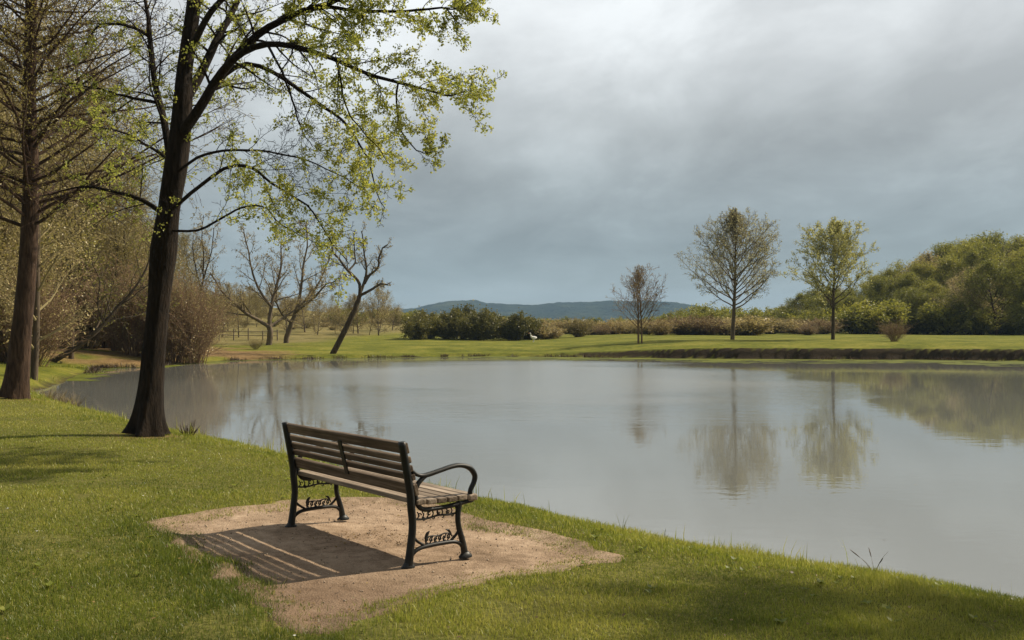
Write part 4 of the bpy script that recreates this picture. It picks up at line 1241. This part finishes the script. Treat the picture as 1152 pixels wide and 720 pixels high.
# --- woods: a few grown kinds, copied
def wood_kind(seed, H, W, bark, leafm, leafn, leafs, f0=.06, n=(34, 8, 5), c=.52, rmin=.011, r=.16, jit=.24):
    g = grow_leader(seed, H, r, W, f0, *n, a0=72, a1=18, rmin=rmin, c=c, wig=.06, b=0.5)
    m1, m2 = tree_meshes('wood_tree%d' % seed, g, 8)
    lm = leaves_mesh('wood_leaves%d' % seed, g.twig_points(leafn, 2, jit), leafs, 0.25, 0.45) if leafn else None
    return (m1, m2, lm), (bark, M['twig_olive'] if H > 12 else bark, leafm)
K_OL = [wood_kind(101, 10, 3.8, M['bark_red'], M['leaf_olive'], 20000, .115), wood_kind(102, 10, 3.3, M['bark_moss'], M['leaf_olive'], 20000, .115, c=.55),
        wood_kind(103, 10, 4.2, M['bark_red'], M['leaf_olive'], 21000, .115, c=.50)]
K_BR = [wood_kind(111, 10, 3.4, M['bark_tan'], M['leaf_tan'], 6000, .13, n=(30, 8, 6))]
K_LW = [wood_kind(121, 14, 3.8, M['bark_far'], M['leaf_larch'], 9000, .08, .10, (34, 9, 6), rmin=.009),
        wood_kind(122, 14, 4.4, M['bark_far'], M['leaf_larch'], 9000, .08, .12, (30, 9, 7), rmin=.009),
        wood_kind(123, 14, 3.4, M['bark_far'], M['leaf_tan'], 9000, .08, .08, (34, 9, 6), c=.6, rmin=.009)]
rw = random.Random(77)

# right wood
wood_top = [(840, 352), (880, 345), (905, 334), (930, 325), (960, 328), (985, 314), (1010, 300), (1040, 291), (1075, 281), (1100, 279), (1130, 273), (1160, 267), (1250, 255), (1500, 240)]
wx = [a for a, _ in wood_top]; wy = [b - 5 for _, b in wood_top]
rows = [(108, 1085, 1330, 30, 0.80), (112, 985, 1330, 27, 0.66), (122, 930, 1360, 25, 0.86), (134, 890, 1380, 24, 1.0), (146, 880, 1400, 26, 1.0)]
olive_labels = 'olive green budding tree in the dense wood behind the right end of the meadow'
for Y, xa, xb, dx, fr in rows:
    x = xa
    while x < xb:
        top = np.interp(x, wx, wy) + rw.uniform(-1, 5)
        X, yy, z = at(x, Y + rw.uniform(-5, 5))
        H = (EYE + (HY - top) / F * yy - z) * fr * rw.uniform(.95, 1.04)
        x += dx * rw.uniform(.7, 1.3)
        if H < 2.0: continue
        bare = rw.random() < .17
        ks = K_BR if bare else K_OL
        ms, mt = ks[rw.randrange(len(ks))]
        place_tree('bare_wood_tree' if bare else 'budding_wood_tree', ms, mt, (X, yy, z - .05), rw.uniform(0, 6.28), H / 10.0,
                   'grey brown bare tree among the olive trees of the right wood' if bare else olive_labels,
                   'bare trees in the right wood' if bare else 'budding trees of the right wood', sxy=rw.uniform(1.0, 1.35) * (1.25 if H < 6 else 1), tilt=(rw.gauss(0, .08), rw.gauss(0, .08)))

# understorey along the front of the right wood is placed with the shrubs below
# left woods
for (xa, xb, Ya, Yb, n, hmin, hmax) in ((-130, 40, 30, 46, 11, 10, 16), (-80, 150, 54, 68, 16, 11, 16), (-60, 215, 72, 100, 26, 9, 13), (60, 190, 56, 66, 8, 7, 10)):
    for i in range(n):
        x = xa + (xb - xa) * (i + rw.uniform(.1, .9)) / n; Y = rw.uniform(Ya, Yb)
        X, yy, z = at(x, Y); H = rw.uniform(hmin, hmax)
        if x > 130: H *= 0.8
        ms, mt = K_LW[rw.randrange(3)]
        place_tree('woodland_tree', ms, mt, (X, yy, z - .05), rw.uniform(0, 6.28), H / 14.0,
                   'fine twigged brown tree in the wood beyond the left end of the lake', 'trees of the left wood',
                   sxy=rw.uniform(.9, 1.25), tilt=(rw.gauss(0, .06), rw.gauss(0, .06)))

# fine bare saplings on the field edge behind the leaning tree
for i in range(30):
    x = 206 + i * 8.0 + rw.uniform(-6, 6); Y = rw.uniform(92, 128)
    X, yy, z = at(x, Y); H = rw.uniform(2.6, 5.2) * (1.25 if x < 270 else 1.0)
    ms, mt = K_BR[0] if i % 2 else K_LW[rw.randrange(3)]
    place_tree('bare_sapling', ms, mt, (X, yy, z - .05), rw.uniform(0, 6.28), H / (10.0 if i % 2 else 14.0), 'fine tan bare sapling on the dry field behind the leaning tree',
               'bare saplings on the dry field', sxy=rw.uniform(.9, 1.3), tilt=(rw.gauss(0, .08), rw.gauss(0, .08)))

# shrubs
def shrub_kind(seed, H, stems, spread, n1, n2, bark, leafm, leafn, leafs, rmin=.008, jit=.06, r=.03):
    g = grow_shrub(seed, H, stems, spread, n1, n2, rmin, r)
    m1 = tube_mesh('shrub%d' % seed, g.br, lambda l: 4 if l == 0 else 3)
    lm = leaves_mesh('shrub_leaves%d' % seed, g.twig_points(leafn, 1, jit), leafs, 0.3, 0.45) if leafn else None
    return (m1, lm), (bark, leafm)
def place_shrub(name, kind, loc, rz, sc, label, group=None, sxy=1.0, cat='shrub'):
    return place_tree(name, kind[0], kind[1], loc, rz, sc, label, group, cat, sxy=sxy, parts=('stems', 'leaves'))
SH_WIL = [shrub_kind(201, 5, 46, .55, 8, 4, M['twig_red'], M['leaf_tan'], 2500, .07), shrub_kind(202, 5, 40, .75, 8, 4, M['twig_olive'], M['leaf_larch'], 2500, .07)]
SH_DARK = [shrub_kind(211, 3, 26, .95, 6, 3, M['bark_far'], M['leaf_dark'], 10000, .15, jit=.16), shrub_kind(212, 3, 30, .75, 6, 3, M['bark_far'], M['leaf_dark'], 10000, .15, jit=.16)]
SH_RUST = [shrub_kind(221, 2, 36, 1.0, 6, 3, M['twig_red'], M['leaf_rust'], 3500, .10, jit=.1), shrub_kind(222, 2, 40, .8, 6, 3, M['twig_olive'], M['leaf_rust'], 3500, .10, jit=.1)]
SH_OL = [shrub_kind(231, 3, 26, .9, 6, 4, M['bark_far'], M['leaf_olive'], 8000, .15, jit=.15), shrub_kind(232, 3, 30, .7, 6, 4, M['bark_moss'], M['leaf_olive'], 7000, .15, jit=.15)]

SH_WILS = [shrub_kind(241, 2, 60, .9, 8, 4, M['twig_red'], M['leaf_tan'], 1800, .07), shrub_kind(242, 2, 60, .7, 8, 4, M['twig_olive'], M['leaf_larch'], 1800, .07)]
for i in range(9):          # willow scrub behind the sandy spit
    x = 132 + i * 11 + rw.uniform(-4, 4); Y = rw.uniform(52, 58)
    place_shrub('willow_shrub', SH_WIL[i % 2], at(x, Y), rw.uniform(0, 6), rw.uniform(.75, 1.1), 'reddish twiggy willow scrub on the brown spit at the far left of the lake',
                'willow scrub on the spit')
for i in range(24):         # undergrowth of the left wood
    x = rw.uniform(-90, 210); Y = rw.uniform(58, 82) if x > 40 else rw.uniform(40, 80)
    place_shrub('woodland_shrub', SH_WIL[rw.randrange(2)], at(x, Y), rw.uniform(0, 6), rw.uniform(.6, 1.1), 'brown leafless undergrowth shrub between the trunks of the left wood',
                'undergrowth of the left wood', 1.4)
for x, t, Y in ((468, 358, 92), (484, 355, 96), (502, 354, 94), (519, 350, 97), (535, 355, 93), (551, 354, 97), (577, 357, 94), (592, 361, 99), (600, 362, 96)):
    X, yy, z = at(x, Y); H = EYE + (HY - t) / F * yy - z
    place_shrub('evergreen_bush', SH_DARK[rw.randrange(2)], (X, yy, z - .03), rw.uniform(0, 6), H / 2.7, 'dark olive evergreen bush in the rounded clump beyond the far lawn',
                'evergreen bushes of the clump', 1.15, 'bush')
for i in range(70):         # russet scrub band behind the meadow
    x = 560 + i * 5.4 + rw.uniform(-6, 6); Y = rw.uniform(94, 126)
    X, yy, z = at(x, Y); t = 362 - 3 * rw.random() - (4 if x > 740 else 0); H = EYE + (HY - t) / F * yy - z
    H *= rw.choice((.6, .8, 1.0, 1.0, 1.15))
    place_shrub('russet_shrub', (SH_RUST + SH_WILS)[rw.randrange(4)], (X, yy, z - .03), rw.uniform(0, 6), max(.2, H / 2.2), 'low russet shrub in the scrub band along the back of the meadow',
                'russet scrub along the meadow', rw.uniform(1.5, 2.6))
for i in range(40):         # taller olive scrub behind
    x = 395 + i * 13.5 + rw.uniform(-6, 6); Y = rw.uniform(128, 165)
    X, yy, z = at(x, Y); t = np.interp(x, [390, 440, 520, 610, 680, 740, 790, 870, 930], [350, 352, 356, 361, 361, 358, 349, 353, 348]) + rw.uniform(-2, 3)
    H = EYE + (HY - t) / F * yy - z
    place_shrub('olive_shrub', SH_OL[rw.randrange(2)], (X, yy, z - .03), rw.uniform(0, 6), max(.4, H / 2.8), 'yellow olive shrub in the taller hedge line far behind the meadow',
                'olive hedge line behind the meadow', 1.4)
for i in range(40):
    x = 880 + i * 11 + rw.uniform(-5, 5); Y = rw.uniform(103, 116) + (14 if x < 960 else 0)
    place_shrub('understorey_shrub', SH_OL[rw.randrange(2)], at(x, Y), rw.uniform(0, 6), rw.uniform(.55, 1.15), 'olive understorey shrub along the foot of the right wood',
                'understorey of the right wood', 1.5)
for i in range(64):         # scrub on the rising dry field, back left
    x = rw.uniform(205, 450); Y = rw.uniform(112, 195)
    place_shrub('hillside_shrub', (SH_RUST + SH_WIL + SH_OL)[rw.randrange(5)], at(x, Y), rw.uniform(0, 6), rw.uniform(.2, .6) * (1 if Y > 125 else .5),
                'small olive brown shrub dotted over the dry slope behind the bare trees', 'shrubs on the dry slope', rw.uniform(1.6, 3.0))
place_shrub('bank_shrub', SH_WIL[0], at(1006, 66.5), 1.0, .30, 'twiggy leafless tan shrub alone on the edge of the right bank', None, 1.5)
place_shrub('bank_shrub', SH_WIL[1], at(288, 66), 2.0, .16, 'low brown twiggy clump on the bank below the forked bare tree', None, 1.8)

# ------------------------------------------------------------------ small plants by the near shore
def spiky(name, loc, n, h, spread, mat, label, cat='plant', w=.012, seed=1, droop=.2):
    r = random.Random(seed); br = []
    for i in range(n):
        a = r.uniform(0, 6.28); s = r.uniform(.05, 1) * spread; H = h * r.uniform(.45, 1.05)
        d = np.array([math.cos(a) * s, math.sin(a) * s, 1.0]); d /= np.linalg.norm(d)
        p = np.array([math.cos(a), math.sin(a), 0]) * r.uniform(0, .25) * h * spread + np.array([0, 0, -.03])
        pts, rad = [], []
        for j in range(7):
            t = j / 6
            pts.append(tuple(p + d * H * t + np.array([math.cos(a), math.sin(a), -.35]) * droop * H * t * t))
            rad.append(w * (1 - .75 * t) * r.uniform(.8, 1.1))
        br.append((pts, rad, 0))
    e = empty(name, loc, 0, label, cat)
    me = tube_mesh(name, br, lambda l: 5)
    face_attr(me, 'tint', rng.random(len(me.polygons)))
    obj('stalks', me, mat, e)
    return e, br
X, Y_, z = at(211, 15.4)
spiky('dead_plant', (X, Y_, z), 26, .30, .95, M['dead_stalk'], 'stubby dark dead plant at the water edge right of the dark trunk', w=.011, seed=2, droop=.05)

def reed(px, Y, n, h, label, seed, heads=True):
    X, Y_, z = at(px, Y)
    e, br = spiky('dry_reed', (X, Y_, z), n, h, .16, M['straw'] if heads else M['blade'], label, 'reed', .0026, seed, .42 if heads else .2)
    if heads:
        for pts, rad, _ in br[:3]:
            a, b = np.array(pts[-2]), np.array(pts[-1]); d = (b - a) / np.linalg.norm(b - a)
            q = [tuple(b - d * .02 + d * .085 * t) for t in np.linspace(0, 1, 5)]
            me = tube_mesh('seed_head', [(q, [.002, .0034, .0042, .0032, .0015], 0)], lambda l: 5); face_attr(me, 'tint', rng.random(len(me.polygons)))
            obj('seed_head', me, M['dead_stalk'], e)
reed(984, 6.98, 5, .27, 'bent brown dry reed standing in the shoreline grass at the right', 3)
reed(700, 8.35, 4, .25, 'tuft of tall thin green stalks at the near shore, closest to the bench', 5, False)
reed(746, 8.15, 3, .22, 'tuft of tall thin green stalks on the near shore, midway between bench and brown reed', 6, False)
reed(815, 7.75, 2, .14, 'single short thin stalk at the near shore just left of the brown reed', 8, False)
for i, (px, Y) in enumerate(((66, 25.2), (74, 24.6), (84, 24.0), (55, 25.8))):
    X, Y_, z = at(px, Y)
    spiky('pale_reed_clump', (X, Y_, max(z, WATER) - .02), 60, .50, .5, M['straw'], 'pale dead reed clump in the shallows right of the reddish trunk', 'reed', .007, 20 + i, .3)[0] \
        ['group'] = 'reed clumps in the left shallows'

# ------------------------------------------------------------------ fence, rail, shed, bird, masts
def box_mesh(name, boxes, bev=.004):
    bm = bmesh.new()
    for b in boxes: add_box(bm, *b, bev, 1)
    return bm_mesh(name, bm)

def build_fence():
    Y = 88.0; x0, x1 = 214, 312
    X0, X1 = (x0 - HX) / F * Y, (x1 - HX) / F * Y
    root = empty('post_fence', (X0, Y, gz(X0, Y)), 0, 'low wooden post and rail fence on the dry field behind the bare trees', 'fence')
    n = 7; zz_ = []
    for i in range(n):
        x = (X1 - X0) * i / (n - 1); z = gz(X0 + x, Y) - gz(X0, Y); zz_.append((x, z))
        obj('post', box_mesh('post', [(x - .045, x + .045, -.045, .045, z - .2, z + 1.0 + .12 * math.sin(i * 2.1))]), M['wood_post'], root)
    for h in (.45, .82):
        obj('rail', tube_mesh('rail', [([(x, -.09, z + h + .02 * math.sin(x * 3)) for x, z in zz_], [.028] * n, 0)], lambda l: 6), M['wood_post'], root)
build_fence()

def build_barrier():
    X, Y, z = at(38, 52); w = 1.25
    root = empty('footpath_barrier', (X, Y, z), 0, 'pale blue barrier rail with a yellow panel at its end, deep in the left wood', 'barrier')
    h = EYE + (HY - 376) / F * Y - z
    obj('rail', box_mesh('rail', [(0, w, -.05, .05, h - .05, h + .05)], .01), M['pale_blue'], root)
    for x in (.08, w - .1): obj('post', box_mesh('post', [(x - .05, x + .05, -.04, .04, -.1, h - .052)], .01), M['wood_post'], root)
    obj('panel', box_mesh('panel', [(w - .30, w - .02, -.11, -.052, h - .55, h - .06)], .02), M['yellow'], root)
build_barrier()

def build_shed():
    X, Y, z = at(659, 235); s = 1.0
    z = max(z, EYE - 4.0 / F * Y - 1.2)
    root = empty('white_cottage', (X, Y, z + .5), .3, 'tiny white cottage showing above the scrub in front of the hills', 'house')
    obj('wall', box_mesh('wall', [(-1.0, 1.0, -.8, .8, -1.7, 1.0)], .01), M['white'], root)
    bm = bmesh.new()
    a = [bm.verts.new(p) for p in ((-1.1, -.95, 1.003), (1.1, -.95, 1.003), (1.1, .95, 1.003), (-1.1, .95, 1.003), (-1.1, 0, 1.6), (1.1, 0, 1.6))]
    for f in ((0, 1, 5, 4), (2, 3, 4, 5), (0, 4, 3), (1, 2, 5), (3, 2, 1, 0)): bm.faces.new([a[i] for i in f])
    obj('roof', bm_mesh('roof', bm), M['roof'], root)
    for x in (-.5, .45): obj('window', box_mesh('window', [(x - .18, x + .18, -.83, -.803, .1, .65)], .005), M['glass_dark'], root)
build_shed()

def build_bird():
    X, Y, z = at(600, 86)
    root = empty('white_bird', (X, Y, z), .5, 'small white goose standing on the far lawn before the dark bushes', 'bird')
    me = bpy.data.meshes.new('body')
    V = [(0, 0, .40), (.22, 0, .38), (.38, 0, .40), (-.18, 0, .44), (-.27, 0, .56), (-.27, 0, .70), (-.31, 0, .79), (-.38, 0, .79), (.02, .07, .22), (.02, -.07, .22), (.02, .07, .02), (.02, -.07, .02), (-.06, .08, .01), (-.06, -.08, .01)]
    E = [(0, 1), (1, 2), (0, 3), (3, 4), (4, 5), (5, 6), (6, 7), (0, 8), (0, 9), (8, 10), (9, 11), (10, 12), (11, 13)]
    rad = [.17, .13, .04, .11, .055, .045, .058, .035, .045, .045, .018, .018, .02, .02]
    me.from_pydata(V, E, []); 
    o = obj('body', me, M['plumage'], root)
    o.modifiers.new('skin', 'SKIN'); o.modifiers.new('sub', 'SUBSURF').levels = 2
    o.modifiers['sub'].render_levels = 2
    sk = me.skin_vertices[0] if me.skin_vertices else None
    if sk is None:
        bpy.context.view_layer.objects.active = o
        bpy.context.view_layer.update()
        sk = me.skin_vertices[0] if me.skin_vertices else None
    if sk:
        for v, r_ in zip(sk.data, rad): v.radius = (r_, r_)
        sk.data[0].use_root = True
    bm = bmesh.new()
    bmesh.ops.create_cone(bm, cap_ends=True, segments=8, radius1=.032, radius2=.01, depth=.12, matrix=Matrix.Translation((-.46, 0, .775)) @ Matrix.Rotation(-math.pi / 2, 4, 'Y'))
    obj('beak', bm_mesh('beak', bm), M['beak'], root)
build_bird()

def build_mast(px, Y, top, label, lattice):
    X, Y_, z = at(px, Y); H = EYE + (HY - top) / F * Y - z
    root = empty('radio_mast' if not lattice else 'power_pylon', (X, Y_, z), 0, label, 'mast' if not lattice else 'pylon')
    if not lattice:
        obj('pole', tube_mesh('pole', [([(0, 0, -.5), (0, 0, H * .5), (0, 0, H)], [.16, .12, .06], 0)], lambda l: 8), M['steel'], root)
        obj('antenna', box_mesh('antenna', [(-.14, .14, -.26, -.14, H * .82, H * .96)], .02), M['white'], root)
    else:
        br = []; w = H * .09
        lvl = np.linspace(0, 1, 9)
        cor = lambda t: [(sx * w * (1 - .85 * t), sy * w * (1 - .85 * t), H * t) for sx, sy in ((-1, -1), (1, -1), (1, 1), (-1, 1))]
        for a, b in zip(lvl[:-1], lvl[1:]):
            A, B = cor(a), cor(b)
            for i in range(4):
                br.append(([A[i], B[i]], [.10, .10], 0)); br.append(([A[i], B[(i + 1) % 4]], [.06, .06], 0)); br.append(([A[(i + 1) % 4], B[i]], [.06, .06], 0))
        obj('tower', tube_mesh('tower', br, lambda l: 4), M['steel'], root)
        ar = []
        for t in (.72, .84, .95):
            L = H * .16 * (1.1 - .3 * t)
            for s in (-1, 1):
                ar.append(([(0, 0, H * t + .2), (s * L, 0, H * t)], [.08, .05], 0)); ar.append(([(0, 0, H * t - .5), (s * L, 0, H * t)], [.08, .05], 0))
        obj('crossarm', tube_mesh('crossarm', ar, lambda l: 4), M['steel'], root)
build_mast(895, 165, 336, 'slender pale mast rising left of the right wood', False)
build_mast(449, 620, 343, 'faint lattice power pylon on the plain left of the evergreen clump', True)

# ------------------------------------------------------------------ air
def build_haze():
    bm = bmesh.new()
    add_box(bm, -2200, 2200, -60, 2960, -9, 95, 0)
    o = obj('haze', bm_mesh('haze', bm))
    m, k = new_mat('haze')
    v = k.node('ShaderNodeVolumePrincipled')
    v.inputs['Color'].default_value = (0.46, 0.70, 0.98, 1)
    v.inputs['Density'].default_value = HAZE
    v.inputs['Anisotropy'].default_value = 0.0
    k.link(v.outputs[0], k.out.inputs['Volume'])
    o.data.materials.append(m)
    tag(o, 'thin bluish air haze over the lake and hills', 'haze', kind='stuff')
HAZE = 0.00019
build_haze()

# ------------------------------------------------------------------ sky, sun, camera
SUN_EL = R(42)
SUN_DIR = Vector((0.887 * math.cos(SUN_EL), 0.46 * math.cos(SUN_EL), math.sin(SUN_EL))).normalized()
W = bpy.data.worlds.new('World'); S.world = W; W.use_nodes = True
W.node_tree.nodes.clear(); k = NT(W.node_tree)
wo_ = k.node('ShaderNodeOutputWorld'); bg = k.node('ShaderNodeBackground'); bg.inputs['Strength'].default_value = 0.1
sky = k.node('ShaderNodeTexSky', sky_type='NISHITA'); sky.sun_disc = False
sky.sun_elevation = SUN_EL; sky.sun_rotation = math.atan2(SUN_DIR.x, SUN_DIR.y)
d = k.coord('Generated')
sep = k.node('ShaderNodeSeparateXYZ'); k.link(d, sep.inputs[0])
zc = k.math('MAXIMUM', sep.outputs[2], 0.0)
den = k.math('ADD', zc, 0.17)
cmb = k.node('ShaderNodeCombineXYZ')
k.link(k.math('DIVIDE', sep.outputs[0], den), cmb.inputs[0]); k.link(k.math('DIVIDE', sep.outputs[1], den), cmb.inputs[1])
off = k.node('ShaderNodeVectorMath', operation='ADD'); k.link(cmb.outputs[0], off.inputs[0]); off.inputs[1].default_value = (27.75, 38.1, 12.4)
cl = off.outputs[0]
n1 = k.noise(0.62, 6, 0.50, k.mapping(cl, (0.8, 0.50, 1)), 0.25)
n2 = k.noise(2.2, 8, 0.58, k.mapping(cl, (0.85, 0.50, 1), (0, 0, R(8))), 0.3)
n3 = k.noise(0.22, 3, 0.5, cl)

base = k.ramp(zc, [(0.0, (.215, .262, .282)), (0.05, (.205, .250, .270)), (0.10, (.215, .250, .264)), (0.15, (.250, .278, .287)), (0.20, (.35, .375, .382)),
                   (0.26, (.435, .455, .462)), (0.34, (.50, .518, .525)), (1.0, (.52, .54, .55))])
f = k.math('ADD', k.math('MULTIPLY', n1, 0.56), k.math('MULTIPLY', n2, 0.44))
bright = k.ramp(f, [(0.40, 0.60), (0.50, 0.80), (0.59, 1.06)])
bright = k.mix(k.ramp(zc, [(0.0, 0.65), (0.07, 0.25), (0.14, 0.0)]), bright, (0.74, 0.74, 0.74))
clouds = k.mix(1.0, base, bright, 'MULTIPLY')
clouds = k.mix(1.0, clouds, (13.8, 13.8, 13.8), 'MULTIPLY')
blue = k.ramp(n3, [(0.45, 0.03), (0.7, 0.12)])
skyc = k.mix(blue, clouds, sky.outputs[0])
# added dimming: sky overhead and behind the view darkened to deepen the shade
front = k.math('ADD', k.math('MULTIPLY', sep.outputs[1], 0.5), 0.5)
dim = k.ramp(front, [(0.10, 0.40), (0.50, 0.55), (0.80, 1.0)])
skyc = k.mix(1.0, skyc, dim, 'MULTIPLY')
k.link(skyc, bg.inputs[0]); k.link(bg.outputs[0], wo_.inputs[0])

sl_ = bpy.data.lights.new('sun', 'SUN'); sl_.energy = 5.0; sl_.angle = R(1.0); sl_.color = (1.0, 0.875, 0.69)
so = bpy.data.objects.new('sun', sl_); COL.objects.link(so)
so.rotation_euler = SUN_DIR.to_track_quat('Z', 'Y').to_euler()

cam = bpy.data.cameras.new('camera'); co = bpy.data.objects.new('camera', cam); COL.objects.link(co)
cam.sensor_width = 36; cam.lens = 36 * F / 1152; cam.clip_end = 9000; cam.clip_start = 0.05
co.location = (0, 0, EYE + gz(-1.25, 7.3) - 0.026); co.rotation_euler = (R(90), 0, 0)
cam.shift_y = (HY - 360) / 1152
S.camera = co

vs = S.view_settings
S.display_settings.display_device = 'sRGB'
vs.view_transform = 'Standard'; vs.look = 'None'; vs.exposure = 0.48; vs.gamma = 1; vs.use_curve_mapping = False
S.render.engine = 'CYCLES'
c = S.cycles
c.max_bounces = 7; c.diffuse_bounces = 3; c.glossy_bounces = 3; c.transmission_bounces = 4; c.transparent_max_bounces = 6; c.volume_bounces = 0
c.use_denoising = True
